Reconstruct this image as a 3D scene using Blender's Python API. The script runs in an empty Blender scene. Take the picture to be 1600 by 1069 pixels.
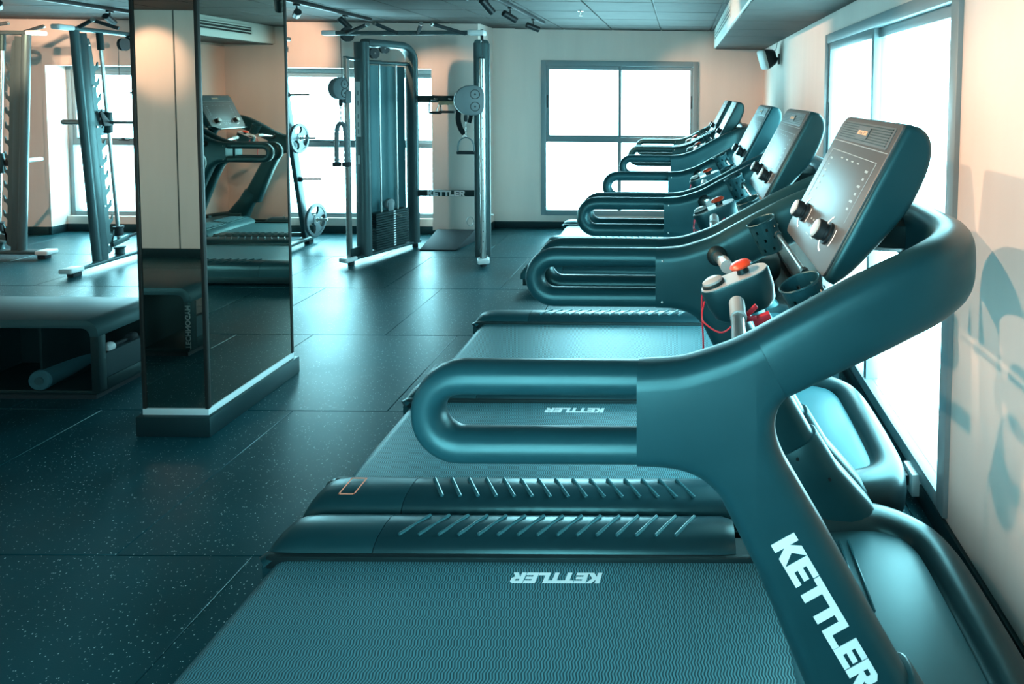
import bpy, bmesh, math, random
from mathutils import Vector, Matrix
random.seed(7)
PI = math.pi
scene = bpy.context.scene
COL = scene.collection

# ------------------------------------------------------------------ camera
F, PX, PY = 938.3, 1069.28, 192.91
YAW, PITCH, ROLL, CAMH = 0.007, 0.0488, -0.0099, 1.70
cy, sy, cp, sp = math.cos(YAW), math.sin(YAW), math.cos(PITCH), math.sin(PITCH)
fw = Vector((sy * cp, cy * cp, -sp)); rt = Vector((cy, -sy, 0)); dn = fw.cross(rt)
c_, s_ = math.cos(ROLL), math.sin(ROLL)
r2 = c_ * rt + s_ * dn; d2 = -s_ * rt + c_ * dn
cam = bpy.data.cameras.new('camera')
cam.sensor_width = 36; cam.sensor_fit = 'HORIZONTAL'
cam.lens = F / 1600 * 36
cam.shift_x = (800 - PX) / 1600
cam.shift_y = (PY - 534.5) / 1600
cam.clip_start = 0.02
camo = bpy.data.objects.new('camera', cam); COL.objects.link(camo)
camo.matrix_world = Matrix(((r2.x, -d2.x, -fw.x, 0), (r2.y, -d2.y, -fw.y, 0), (r2.z, -d2.z, -fw.z, CAMH), (0, 0, 0, 1)))
scene.camera = camo

# ------------------------------------------------------------------ world, exposure
world = bpy.data.worlds.new('sky'); scene.world = world; world.use_nodes = True
bg = world.node_tree.nodes['Background']
bg.inputs[0].default_value = (0.38, 0.88, 1.0, 1); bg.inputs[1].default_value = 16.0
vs = scene.view_settings
vs.view_transform = 'Standard'; vs.look = 'None'; vs.gamma = 1.0; vs.use_curve_mapping = False
vs.exposure = 0.5

# window openings: (centre, width, height, inward normal)
WIN = [((-0.755, 7.56, 1.135), 1.93, 1.90, (0, -1, 0)),
       ((1.10, 3.21, 1.11), 2.0, 2.0, (-1, 0, 0)),
       ((-3.82, 7.22, 1.06), 1.90, 1.80, (0, -1, 0)),
       ((-6.33, 7.22, 1.06), 1.90, 1.80, (0, -1, 0)),
       ((-0.55, -0.42, 1.45), 1.1, 1.5, (0, 1, 0))]  # added opening behind the camera, lights the nearest treadmill from the front
for i, (c, w, h, n) in enumerate(WIN):
    l = bpy.data.lights.new('window_portal', 'AREA'); l.shape = 'RECTANGLE'; l.size = w; l.size_y = h
    l.cycles.is_portal = True
    o = bpy.data.objects.new('window_portal', l); COL.objects.link(o)
    o.location = Vector(c) - Vector(n) * 0.12
    o.rotation_euler = Vector(n).to_track_quat('-Z', 'Z').to_euler()

# ------------------------------------------------------------------ materials
MATS = {}
def mat(name, col, rough=0.5, metal=0.0, spec=0.5, coat=0.0, noise=0.0, nscale=30.0, bump=0.0, bscale=200.0, emit=None):
    m = bpy.data.materials.new(name); m.use_nodes = True
    nt = m.node_tree; b = nt.nodes['Principled BSDF']
    b.inputs['Base Color'].default_value = (*col, 1); b.inputs['Roughness'].default_value = rough
    b.inputs['Metallic'].default_value = metal; b.inputs['Specular IOR Level'].default_value = spec
    b.inputs['Coat Weight'].default_value = coat
    if emit:
        b.inputs['Emission Color'].default_value = (*emit[0], 1); b.inputs['Emission Strength'].default_value = emit[1]
    if noise or bump:
        tc = nt.nodes.new('ShaderNodeTexCoord')
    if noise:
        n = nt.nodes.new('ShaderNodeTexNoise'); n.inputs['Scale'].default_value = nscale; n.inputs['Detail'].default_value = 4
        nt.links.new(tc.outputs['Object'], n.inputs['Vector'])
        r = nt.nodes.new('ShaderNodeMapRange'); r.inputs['To Min'].default_value = 1 - noise; r.inputs['To Max'].default_value = 1 + noise
        nt.links.new(n.outputs['Fac'], r.inputs['Value'])
        mx = nt.nodes.new('ShaderNodeVectorMath'); mx.operation = 'SCALE'; mx.inputs[0].default_value = col
        nt.links.new(r.outputs[0], mx.inputs['Scale']); nt.links.new(mx.outputs[0], b.inputs['Base Color'])
        r2_ = nt.nodes.new('ShaderNodeMapRange'); r2_.inputs['To Min'].default_value = rough * (1 - noise); r2_.inputs['To Max'].default_value = min(1, rough * (1 + noise))
        nt.links.new(n.outputs['Fac'], r2_.inputs['Value']); nt.links.new(r2_.outputs[0], b.inputs['Roughness'])
    if bump:
        n2 = nt.nodes.new('ShaderNodeTexNoise'); n2.inputs['Scale'].default_value = bscale; n2.inputs['Detail'].default_value = 2
        nt.links.new(tc.outputs['Object'], n2.inputs['Vector'])
        bp = nt.nodes.new('ShaderNodeBump'); bp.inputs['Strength'].default_value = bump; bp.inputs['Distance'].default_value = 0.001
        nt.links.new(n2.outputs['Fac'], bp.inputs['Height']); nt.links.new(bp.outputs[0], b.inputs['Normal'])
    MATS[name] = m
    return m

mat('plastic', (0.009, 0.043, 0.052), 0.36, noise=0.12, nscale=14, bump=0.10, bscale=900)
mat('rail_plastic', (0.008, 0.032, 0.039), 0.30, noise=0.12, nscale=14, bump=0.10, bscale=900)
mat('plastic_dark', (0.008, 0.014, 0.016), 0.5, noise=0.15, nscale=20)
mat('hood_plastic', (0.035, 0.115, 0.135), 0.40, noise=0.10, nscale=9, bump=0.1, bscale=900)
mat('frame_paint', (0.048, 0.070, 0.075), 0.38, noise=0.08, nscale=8)
mat('rib_gloss', (0.03, 0.10, 0.115), 0.2, noise=0.05)
mat('shroud_sheet', (0.050, 0.135, 0.155), 0.42, noise=0.08, nscale=6)
mat('steel', (0.55, 0.55, 0.53), 0.30, metal=1.0, noise=0.15, nscale=12)
mat('bright_cap', (0.72, 0.75, 0.75), 0.4, noise=0.05)
mat('print_white', (0.85, 0.88, 0.88), 0.5, noise=0.04)
mat('print_dim', (0.30, 0.36, 0.37), 0.5, noise=0.04)
mat('print_orange', (1.0, 0.28, 0.16), 0.5, noise=0.04)
mat('glass_panel', (0.07, 0.074, 0.074), 0.40, coat=0.0, noise=0.10, nscale=5)
mat('grille_grey', (0.07, 0.085, 0.09), 0.4, noise=0.08)
mat('amber', (0.80, 0.45, 0.25), 0.5, noise=0.05)
mat('red_plastic', (0.75, 0.06, 0.02), 0.35, noise=0.05)
mat('cord_red', (0.70, 0.03, 0.05), 0.5, noise=0.05)
mat('button_white', (0.42, 0.44, 0.43), 0.35, noise=0.05)
mat('window_metal', (0.23, 0.285, 0.30), 0.4, noise=0.06, nscale=5)
mat('black_metal', (0.012, 0.016, 0.018), 0.45, noise=0.1)
mat('soft_black', (0.012, 0.02, 0.024), 0.75, noise=0.12, nscale=60)
mat('plate_iron', (0.10, 0.13, 0.14), 0.4, metal=0.3, noise=0.12, nscale=30)
mat('pulley_grey', (0.13, 0.17, 0.18), 0.45, noise=0.06)
mat('sticker', (0.42, 0.46, 0.46), 0.5, noise=0.06)
mat('trim_white', (0.62, 0.70, 0.71), 0.5, noise=0.05)
mat('baseboard', (0.010, 0.024, 0.028), 0.4, noise=0.1)
mat('mirror', (0.52, 0.50, 0.45), 0.015, metal=1.0, noise=0.03, nscale=2)
mat('bumper_plastic', (0.008, 0.022, 0.026), 0.33, noise=0.12, nscale=12)
mat('mirror_edge', (0.045, 0.045, 0.042), 0.35, metal=0.6, noise=0.05)
mat('foam', (0.030, 0.105, 0.125), 0.7, noise=0.12, nscale=40, bump=0.3, bscale=250)
mat('bench_body', (0.007, 0.015, 0.017), 0.5, noise=0.1, nscale=10)
mat('bench_pad', (0.030, 0.065, 0.072), 0.5, noise=0.12, nscale=7, bump=0.15, bscale=300)
mat('tray_fabric', (0.025, 0.055, 0.063), 0.75, noise=0.12, nscale=80)
mat('wood', (0.55, 0.42, 0.28), 0.5, noise=0.15, nscale=20)
mat('socket_white', (0.65, 0.70, 0.70), 0.4, noise=0.03)
mat('speaker_grille', (0.55, 0.56, 0.53), 0.6, noise=0.08, nscale=200)
mat('duct_white', (0.66, 0.66, 0.62), 0.6, noise=0.03)
mat('lamp_lens', (0.9, 0.8, 0.6), 0.4, emit=((1.0, 0.72, 0.42), 9.0))
mat('ceiling_grid', (0.012, 0.014, 0.014), 0.6, noise=0.1)

def wall_mat(name, col):
    m = mat(name, col, 0.75)
    nt = m.node_tree; b = nt.nodes['Principled BSDF']
    g = nt.nodes.new('ShaderNodeNewGeometry')
    mp = nt.nodes.new('ShaderNodeMapping'); mp.inputs['Scale'].default_value = (5, 5, 0.7)
    nt.links.new(g.outputs['Position'], mp.inputs[0])
    n = nt.nodes.new('ShaderNodeTexNoise'); n.inputs['Scale'].default_value = 1.2; n.inputs['Detail'].default_value = 5
    nt.links.new(mp.outputs[0], n.inputs['Vector'])
    cr = nt.nodes.new('ShaderNodeValToRGB')
    cr.color_ramp.elements[0].position = 0.3; cr.color_ramp.elements[0].color = (col[0] * .93, col[1] * .93, col[2] * .93, 1)
    cr.color_ramp.elements[1].position = 0.7; cr.color_ramp.elements[1].color = (*col, 1)
    nt.links.new(n.outputs['Fac'], cr.inputs[0]); nt.links.new(cr.outputs[0], b.inputs['Base Color'])
    n2 = nt.nodes.new('ShaderNodeTexNoise'); n2.inputs['Scale'].default_value = 60; n2.inputs['Detail'].default_value = 3
    nt.links.new(g.outputs['Position'], n2.inputs['Vector'])
    bp = nt.nodes.new('ShaderNodeBump'); bp.inputs['Strength'].default_value = 0.08; bp.inputs['Distance'].default_value = 0.004
    nt.links.new(n2.outputs['Fac'], bp.inputs['Height']); nt.links.new(bp.outputs[0], b.inputs['Normal'])
    return m
wall_mat('wall_paint', (0.84, 0.69, 0.62))

def ceiling_mat():
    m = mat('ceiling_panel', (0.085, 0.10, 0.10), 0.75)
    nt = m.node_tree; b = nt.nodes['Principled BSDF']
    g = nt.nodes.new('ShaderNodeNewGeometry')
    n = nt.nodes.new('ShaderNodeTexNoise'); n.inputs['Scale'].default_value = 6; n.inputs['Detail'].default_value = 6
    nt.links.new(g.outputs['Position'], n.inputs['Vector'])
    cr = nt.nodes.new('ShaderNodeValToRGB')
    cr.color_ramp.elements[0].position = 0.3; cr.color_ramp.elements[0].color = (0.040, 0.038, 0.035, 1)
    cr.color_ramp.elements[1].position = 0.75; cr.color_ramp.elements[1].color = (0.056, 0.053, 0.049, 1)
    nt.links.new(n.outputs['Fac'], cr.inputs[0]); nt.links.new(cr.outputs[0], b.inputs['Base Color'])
ceiling_mat()

def floor_mat():
    m = mat('rubber_floor', (0.014, 0.040, 0.048), 0.5)
    nt = m.node_tree; b = nt.nodes['Principled BSDF']
    g = nt.nodes.new('ShaderNodeNewGeometry')
    v = nt.nodes.new('ShaderNodeTexVoronoi'); v.inputs['Scale'].default_value = 135
    nd = nt.nodes.new('ShaderNodeTexNoise'); nd.inputs['Scale'].default_value = 150
    nt.links.new(g.outputs['Position'], nd.inputs['Vector'])
    ad = nt.nodes.new('ShaderNodeVectorMath'); ad.operation = 'MULTIPLY_ADD'; ad.inputs[1].default_value = (.006, .006, .006)
    nt.links.new(nd.outputs['Color'], ad.inputs[0]); nt.links.new(g.outputs['Position'], ad.inputs[2])
    nt.links.new(ad.outputs[0], v.inputs['Vector'])
    # only some cells carry a fleck
    sep = nt.nodes.new('ShaderNodeSeparateColor'); nt.links.new(v.outputs['Color'], sep.inputs[0])
    has = nt.nodes.new('ShaderNodeMath'); has.operation = 'GREATER_THAN'; has.inputs[1].default_value = 0.66
    nt.links.new(sep.outputs[0], has.inputs[0])
    sz = nt.nodes.new('ShaderNodeMath'); sz.operation = 'MULTIPLY'; sz.inputs[1].default_value = 0.30
    nt.links.new(sep.outputs[1], sz.inputs[0])
    ls = nt.nodes.new('ShaderNodeMath'); ls.operation = 'LESS_THAN'
    nt.links.new(v.outputs['Distance'], ls.inputs[0]); nt.links.new(sz.outputs[0], ls.inputs[1])
    fl = nt.nodes.new('ShaderNodeMath'); fl.operation = 'MULTIPLY'
    nt.links.new(has.outputs[0], fl.inputs[0]); nt.links.new(ls.outputs[0], fl.inputs[1])
    n = nt.nodes.new('ShaderNodeTexNoise'); n.inputs['Scale'].default_value = 2.2; n.inputs['Detail'].default_value = 5
    nt.links.new(g.outputs['Position'], n.inputs['Vector'])
    cr = nt.nodes.new('ShaderNodeValToRGB')
    cr.color_ramp.elements[0].position = 0.3; cr.color_ramp.elements[0].color = (0.004, 0.040, 0.050, 1)
    cr.color_ramp.elements[1].position = 0.75; cr.color_ramp.elements[1].color = (0.008, 0.062, 0.078, 1)
    nt.links.new(n.outputs['Fac'], cr.inputs[0])
    mx = nt.nodes.new('ShaderNodeMix'); mx.data_type = 'RGBA'
    mx.inputs['B'].default_value = (0.55, 0.72, 0.72, 1)
    nt.links.new(fl.outputs[0], mx.inputs['Factor']); nt.links.new(cr.outputs[0], mx.inputs['A'])
    nt.links.new(mx.outputs['Result'], b.inputs['Base Color'])
    rr = nt.nodes.new('ShaderNodeMapRange'); rr.inputs['To Min'].default_value = 0.29; rr.inputs['To Max'].default_value = 0.42
    nt.links.new(n.outputs['Fac'], rr.inputs['Value']); nt.links.new(rr.outputs[0], b.inputs['Roughness'])
    n3 = nt.nodes.new('ShaderNodeTexNoise'); n3.inputs['Scale'].default_value = 260
    nt.links.new(g.outputs['Position'], n3.inputs['Vector'])
    bp = nt.nodes.new('ShaderNodeBump'); bp.inputs['Strength'].default_value = 0.25; bp.inputs['Distance'].default_value = 0.001
    nt.links.new(n3.outputs['Fac'], bp.inputs['Height']); nt.links.new(bp.outputs[0], b.inputs['Normal'])
floor_mat()

def belt_mat():
    m = mat('belt_weave', (0.03, 0.08, 0.095), 0.36)
    nt = m.node_tree; b = nt.nodes['Principled BSDF']
    tc = nt.nodes.new('ShaderNodeTexCoord'); sp_ = nt.nodes.new('ShaderNodeSeparateXYZ')
    nt.links.new(tc.outputs['Object'], sp_.inputs[0])
    def M(op, a, b_=None, c=None):
        n = nt.nodes.new('ShaderNodeMath'); n.operation = op
        for i, x in enumerate((a, b_, c)):
            if x is None: continue
            if isinstance(x, (int, float)): n.inputs[i].default_value = x
            else: nt.links.new(x, n.inputs[i])
        return n.outputs[0]
    tri = M('PINGPONG', sp_.outputs['Y'], 0.016)
    u = M('MULTIPLY_ADD', tri, 0.35, sp_.outputs['X'])
    s = M('SINE', M('MULTIPLY', u, 2 * PI / 0.0085))
    f = M('MULTIPLY_ADD', s, 0.5, 0.5)
    mx = nt.nodes.new('ShaderNodeMix'); mx.data_type = 'RGBA'
    mx.inputs['A'].default_value = (0.006, 0.022, 0.027, 1); mx.inputs['B'].default_value = (0.11, 0.29, 0.33, 1)
    nt.links.new(f, mx.inputs['Factor']); nt.links.new(mx.outputs['Result'], b.inputs['Base Color'])
    bp = nt.nodes.new('ShaderNodeBump'); bp.inputs['Strength'].default_value = 0.35; bp.inputs['Distance'].default_value = 0.001
    nt.links.new(f, bp.inputs['Height']); nt.links.new(bp.outputs[0], b.inputs['Normal'])
belt_mat()

def pane_mat():
    m = bpy.data.materials.new('window_glass'); m.use_nodes = True; nt = m.node_tree
    nt.nodes.clear()
    out = nt.nodes.new('ShaderNodeOutputMaterial'); mix = nt.nodes.new('ShaderNodeMixShader')
    tr = nt.nodes.new('ShaderNodeBsdfTransparent'); gl = nt.nodes.new('ShaderNodeBsdfGlossy')
    n = nt.nodes.new('ShaderNodeTexNoise'); n.inputs['Scale'].default_value = 3
    r = nt.nodes.new('ShaderNodeMapRange'); r.inputs['To Min'].default_value = 0.03; r.inputs['To Max'].default_value = 0.06
    nt.links.new(n.outputs['Fac'], r.inputs['Value']); nt.links.new(r.outputs[0], mix.inputs[0])
    gl.inputs['Roughness'].default_value = 0.03
    nt.links.new(tr.outputs[0], mix.inputs[1]); nt.links.new(gl.outputs[0], mix.inputs[2]); nt.links.new(mix.outputs[0], out.inputs[0])
    MATS['window_glass'] = m
pane_mat()

for nm in ('plastic', 'rail_plastic', 'plastic_dark', 'hood_plastic', 'bumper_plastic', 'rubber_floor', 'belt_weave', 'rib_gloss', 'bench_pad', 'bench_body', 'frame_paint', 'shroud_sheet', 'baseboard'):
    MATS[nm].node_tree.nodes['Principled BSDF'].inputs['Specular Tint'].default_value = (0.55, 1.0, 1.0, 1)

# ------------------------------------------------------------------ mesh helpers
def inset_poly(P, offs):
    # move every edge i (P[i]->P[i+1]) of a closed polygon inwards by offs[i]
    n = len(P); area = sum(P[i][0] * P[(i + 1) % n][1] - P[(i + 1) % n][0] * P[i][1] for i in range(n)); sg = 1 if area > 0 else -1
    D = []; N = []
    for i in range(n):
        d = Vector((P[(i + 1) % n][0] - P[i][0], P[(i + 1) % n][1] - P[i][1])).normalized(); D.append(d); N.append(Vector((-d.y, d.x)) * sg)
    out = []
    for i in range(n):
        a, c = i - 1, i
        cr = D[a].x * D[c].y - D[a].y * D[c].x
        p = Vector(P[i])
        if abs(cr) < .12: out.append(p + (N[a] * offs[a] + N[c] * offs[c]) / 2)
        else:
            pa = p + N[a] * offs[a]; pc = p + N[c] * offs[c]; w = pc - pa
            t = (w.x * D[c].y - w.y * D[c].x) / cr
            out.append(pa + D[a] * t)
    return [(v.x, v.y) for v in out]

class MB:
    def __init__(s): s.v = []; s.f = []
    def add(s, vs_, fs):
        o = len(s.v); s.v += [tuple(p) for p in vs_]; s.f += [tuple(i + o for i in q) for q in fs]; return s
    def box(s, x0, x1, y0, y1, z0, z1):
        return s.add([(x0, y0, z0), (x1, y0, z0), (x1, y1, z0), (x0, y1, z0), (x0, y0, z1), (x1, y0, z1), (x1, y1, z1), (x0, y1, z1)],
                     [(0, 3, 2, 1), (4, 5, 6, 7), (0, 1, 5, 4), (1, 2, 6, 5), (2, 3, 7, 6), (3, 0, 4, 7)])
    def obox(s, c, ax, ay, az, hx, hy, hz):
        c = Vector(c); ax, ay, az = Vector(ax).normalized(), Vector(ay).normalized(), Vector(az).normalized()
        P = [c + ax * i * hx + ay * j * hy + az * k * hz for k in (-1, 1) for i, j in ((-1, -1), (1, -1), (1, 1), (-1, 1))]
        return s.add(P, [(0, 3, 2, 1), (4, 5, 6, 7), (0, 1, 5, 4), (1, 2, 6, 5), (2, 3, 7, 6), (3, 0, 4, 7)])
    def beam(s, p0, p1, hw, hh, up=(0, 0, 1)):
        p0, p1 = Vector(p0), Vector(p1); t = (p1 - p0); L = t.length; t.normalize()
        sd = t.cross(Vector(up)).normalized(); u = sd.cross(t)
        return s.obox((p0 + p1) / 2, t, sd, u, L / 2, hw, hh)
    def cyl(s, p0, p1, r0, r1=None, n=16):
        return s.sweep([p0, p1], r0 if r1 is None else [r0, r1], r0 if r1 is None else [r0, r1], n)
    def sweep(s, path, hw, hh, n=14, closed=False, up=(0, 0, 1), power=2.0, cap=True):
        P = [Vector(p) for p in path]; N = len(P); up = Vector(up)
        W = hw if isinstance(hw, (list, tuple)) else [hw] * N
        H = hh if isinstance(hh, (list, tuple)) else [hh] * N
        V = []
        for i in range(N):
            a = P[i - 1] if (i > 0 or closed) else P[i]; b = P[(i + 1) % N] if (i < N - 1 or closed) else P[i]
            t = (b - a).normalized()
            u0 = up if abs(t.dot(up)) < 0.98 else Vector((1, 0, 0)) if abs(t.x) < .9 else Vector((0, 1, 0))
            sd = t.cross(u0).normalized(); u = sd.cross(t)
            for k in range(n):
                th = 2 * PI * k / n; c, q = math.cos(th), math.sin(th)
                c = math.copysign(abs(c) ** (2 / power), c); q = math.copysign(abs(q) ** (2 / power), q)
                V.append(P[i] + sd * c * W[i] + u * q * H[i])
        Fc = []
        for i in range(N if closed else N - 1):
            j = (i + 1) % N
            for k in range(n):
                l = (k + 1) % n
                Fc.append((i * n + k, i * n + l, j * n + l, j * n + k))
        if cap and not closed:
            Fc.append(tuple(range(n - 1, -1, -1))); Fc.append(tuple((N - 1) * n + k for k in range(n)))
        return s.add(V, Fc)
    def prism(s, poly, a0, a1, axis='y'):
        n = len(poly)
        def P(u, v, a): return (u, a, v) if axis == 'y' else (a, u, v) if axis == 'x' else (u, v, a)
        V = [P(u, v, a0) for u, v in poly] + [P(u, v, a1) for u, v in poly]
        return s.add(V, [tuple(range(n)), tuple(range(2 * n - 1, n - 1, -1))] + [(i, n + i, n + (i + 1) % n, (i + 1) % n) for i in range(n)])
    def puff(s, poly, yc, half, r, flat=(), seg=6):
        # slab in the xz plane with fully rounded rims; edges listed in flat stay square
        n = len(poly); lev = []
        for k in range(seg + 1):
            a = PI / 2 * k / seg; lev.append((r * (1 - math.cos(a)), half - r + r * math.sin(a)))
        rings = [(d, -y) for d, y in reversed(lev)] + [(d, y) for d, y in lev]
        V = []
        for d, y in rings:
            V += [(u, yc + y, v) for u, v in inset_poly(poly, [0 if i in flat else d for i in range(n)])]
        Fc = [(i * n + k, i * n + (k + 1) % n, (i + 1) * n + (k + 1) % n, (i + 1) * n + k) for i in range(len(rings) - 1) for k in range(n)]
        Fc += [tuple(range(n)), tuple((len(rings) - 1) * n + k for k in range(n))]
        return s.add(V, Fc)
    def lathe(s, prof, c=(0, 0, 0), axis=(0, 0, 1), n=24, capped=True):
        A = Vector(axis).normalized(); X = A.orthogonal().normalized(); Y = A.cross(X); c = Vector(c)
        V = [c + A * h + (X * math.cos(2 * PI * k / n) + Y * math.sin(2 * PI * k / n)) * r for r, h in prof for k in range(n)]
        m = len(prof)
        Fc = [(i * n + k, i * n + (k + 1) % n, (i + 1) * n + (k + 1) % n, (i + 1) * n + k) for i in range(m - 1) for k in range(n)]
        if capped:
            Fc.append(tuple(range(n - 1, -1, -1))); Fc.append(tuple((m - 1) * n + k for k in range(n)))
        return s.add(V, Fc)
    def build(s, name, m, parent=None, bevel=0.0, seg=2, angle=40, bev_angle=50):
        me = bpy.data.meshes.new(name)
        bm = bmesh.new()
        vv = [bm.verts.new(p) for p in s.v]
        for q in s.f:
            try: bm.faces.new([vv[i] for i in q])
            except ValueError: pass
        bmesh.ops.recalc_face_normals(bm, faces=bm.faces)
        if bevel:
            bm.normal_update()
            es = [e for e in bm.edges if len(e.link_faces) == 2 and e.calc_face_angle(0) > math.radians(bev_angle)]
            bmesh.ops.bevel(bm, geom=es, offset=bevel, segments=seg, profile=0.5, affect='EDGES', clamp_overlap=True)
        bm.to_mesh(me); bm.free()
        for p in me.polygons: p.use_smooth = True
        me.set_sharp_from_angle(angle=math.radians(angle))
        me.materials.append(MATS[m] if isinstance(m, str) else m)
        o = bpy.data.objects.new(name, me); COL.objects.link(o)
        if parent: o.parent = parent
        return o

def tag(o, label=None, cat=None, group=None, kind=None):
    if label: o['label'] = label
    if cat: o['category'] = cat
    if group: o['group'] = group
    if kind: o['kind'] = kind
    return o
def empty(name, loc=(0, 0, 0), rz=0.0):
    o = bpy.data.objects.new(name, None); COL.objects.link(o); o.location = loc; o.rotation_euler = (0, 0, rz); o.empty_display_size = 0.1
    return o
def copy_tree(o, parent=None):
    c = o.copy(); COL.objects.link(c); c.parent = parent
    for ch in list(o.children): copy_tree(ch, c)
    return c
def dup(o, parent, loc=None):
    c = o.copy(); COL.objects.link(c); c.parent = parent
    if loc is not None: c.location = loc
    return c
def arc(c, r, a0, a1, n):
    return [(c[0] + r * math.cos(a0 + (a1 - a0) * i / n), c[1] + r * math.sin(a0 + (a1 - a0) * i / n)) for i in range(n + 1)]
def rrect(x0, x1, y0, y1, r, n=5):
    if not isinstance(r, (list, tuple)): r = [r] * 4
    return (arc((x1 - r[0], y1 - r[0]), r[0], 0, PI / 2, n) + arc((x0 + r[1], y1 - r[1]), r[1], PI / 2, PI, n) +
            arc((x0 + r[2], y0 + r[2]), r[2], PI, 1.5 * PI, n) + arc((x1 - r[3], y0 + r[3]), r[3], 1.5 * PI, 2 * PI, n))
def smooth_path(pts, n=6):
    P = [Vector(p) for p in pts]; out = []
    for i in range(len(P) - 1):
        a, b, c, d = P[max(i - 1, 0)], P[i], P[i + 1], P[min(i + 2, len(P) - 1)]
        for k in range(n):
            t = k / n
            out.append(0.5 * ((2 * b) + (c - a) * t + (2 * a - 5 * b + 4 * c - d) * t * t + (3 * b - a - 3 * c + d) * t ** 3))
    out.append(P[-1]); return out

# heavy slab lettering
GLY = {'K': [[(0, 0), (.34, 0), (.34, 1), (0, 1)], [(.34, .62), (.34, .40), (.62, 0), (1.06, 0), (.64, .53), (1.02, 1), (.60, 1)]],
       'E': [[(0, 0), (.34, 0), (.34, 1), (0, 1)], [(.34, 0), (.90, 0), (.90, .24), (.34, .24)], [(.34, .39), (.84, .39), (.84, .61), (.34, .61)], [(.34, .76), (.90, .76), (.90, 1), (.34, 1)]],
       'T': [[(0, .74), (.96, .74), (.96, 1), (0, 1)], [(.31, 0), (.65, 0), (.65, .74), (.31, .74)]],
       'L': [[(0, 0), (.34, 0), (.34, 1), (0, 1)], [(.34, 0), (.86, 0), (.86, .26), (.34, .26)]],
       'R': [[(0, 0), (.34, 0), (.34, 1), (0, 1)], [(.34, .78), (.34, 1), (.74, 1), (.96, .86), (.96, .54), (.80, .42), (.34, .42), (.34, .60), (.58, .60), (.63, .65), (.63, .74), (.58, .78)], [(.36, .42), (.72, .42), (1.0, 0), (.62, 0)]]}
ADV = {'K': 1.03, 'E': .95, 'T': .97, 'L': .89, 'R': 1.02}
def slab_text(txt, h, origin, xdir, ydir, thick, wrap=None):
    """letters of height h starting at origin; wrap(u, v) may place them on a curved surface"""
    mb = MB(); o = Vector(origin); X = Vector(xdir).normalized(); Y = Vector(ydir).normalized(); Z = X.cross(Y)
    x = 0.0
    for ch in txt:
        for poly in GLY[ch]:
            n = len(poly); lo = []; hi = []
            for (a, b) in poly:
                u, v = (x + a) * h, b * h
                p = wrap(u, v) if wrap else o + X * u + Y * v
                z = wrap(u, v, True) if wrap else Z
                lo.append(p); hi.append(p + z * thick)
            mb.add(lo + hi, [tuple(range(n - 1, -1, -1)), tuple(range(n, 2 * n))] + [(i, (i + 1) % n, n + (i + 1) % n, n + i) for i in range(n)])
        x += ADV[ch]
    return mb
def slab_width(txt, h): return sum(ADV[c] for c in txt) * h

def font_text(name, txt, size, m, parent, mw, offset=0.0, extrude=0.0008):
    cu = bpy.data.curves.new(name, 'FONT'); cu.body = txt; cu.size = size; cu.offset = offset * size; cu.extrude = extrude
    cu.align_x = 'CENTER'; cu.align_y = 'CENTER'; cu.resolution_u = 3
    tmp = bpy.data.objects.new(name, cu); COL.objects.link(tmp)
    dg = bpy.context.evaluated_depsgraph_get()
    me = bpy.data.meshes.new_from_object(tmp.evaluated_get(dg)); COL.objects.unlink(tmp); bpy.data.objects.remove(tmp)
    me.transform(mw); me.materials.clear(); me.materials.append(MATS[m])
    o = bpy.data.objects.new(name, me); COL.objects.link(o); o.parent = parent
    return o
def frame(o, x, y):
    X = Vector(x).normalized(); Y = Vector(y).normalized(); Z = X.cross(Y)
    return Matrix(((X.x, Y.x, Z.x, o[0]), (X.y, Y.y, Z.y, o[1]), (X.z, Y.z, Z.z, o[2]), (0, 0, 0, 1)))

# ================================================================== the room
XL, XR, YF, YB, YN, ZC = -9.0, 1.03, -0.25, 7.49, 6.95, 2.48
XJ = -2.33          # where the back wall jogs
TH = 0.26
def struct(name, mb, m, parent=None, **k):
    o = mb.build(name, m, parent, **k); o['kind'] = 'structure'; return o
def wall_holes(u0, u1, z0, z1, holes, place):
    """wall with rectangular holes; place(mb, ua, ub, za, zb) adds a block"""
    mb = MB(); us = sorted(holes, key=lambda h: h[0]); u = u0
    for a, b, c, d in us:
        if a > u: place(mb, u, a, z0, z1)
        if c > z0: place(mb, a, b, z0, c)
        if d < z1: place(mb, a, b, d, z1)
        u = b
    if u < u1: place(mb, u, u1, z0, z1)
    return mb
floor = struct('floor', MB().box(XL - .2, XR + .2, YF - .2, YB + .2, -0.10, -0.013), 'ceiling_grid')
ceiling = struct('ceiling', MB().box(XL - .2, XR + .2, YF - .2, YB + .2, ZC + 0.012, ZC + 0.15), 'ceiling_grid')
struct('wall_back', wall_holes(XJ, XR + TH, 0, ZC + .01, [(-1.72, 0.21, .18, 2.09)], lambda m, a, b, c, d: m.box(a, b, YB, YB + TH, c, d)), 'wall_paint')
struct('wall_right', wall_holes(YF, YB, 0, ZC + .01, [(2.21, 4.21, .11, 2.11)], lambda m, a, b, c, d: m.box(XR, XR + TH, a, b, c, d)), 'wall_paint')
mbn = wall_holes(XL, XJ, 0, ZC + .01, [(-7.28, -5.38, 0, 1.96), (-4.77, -2.87, 0, 1.96)], lambda m, a, b, c, d: m.box(a, b, YN, YN + .28, c, d))
mbn.box(XJ - .3, XJ, YN + .28, YB + TH, 0, ZC + .01)
struct('wall_recess', mbn, 'wall_paint')
struct('wall_sill', MB().box(-7.28, -5.38, 7.13, 7.40, 0, .18).box(-4.77, -2.87, 7.13, 7.40, 0, .18), 'wall_paint')
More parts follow.
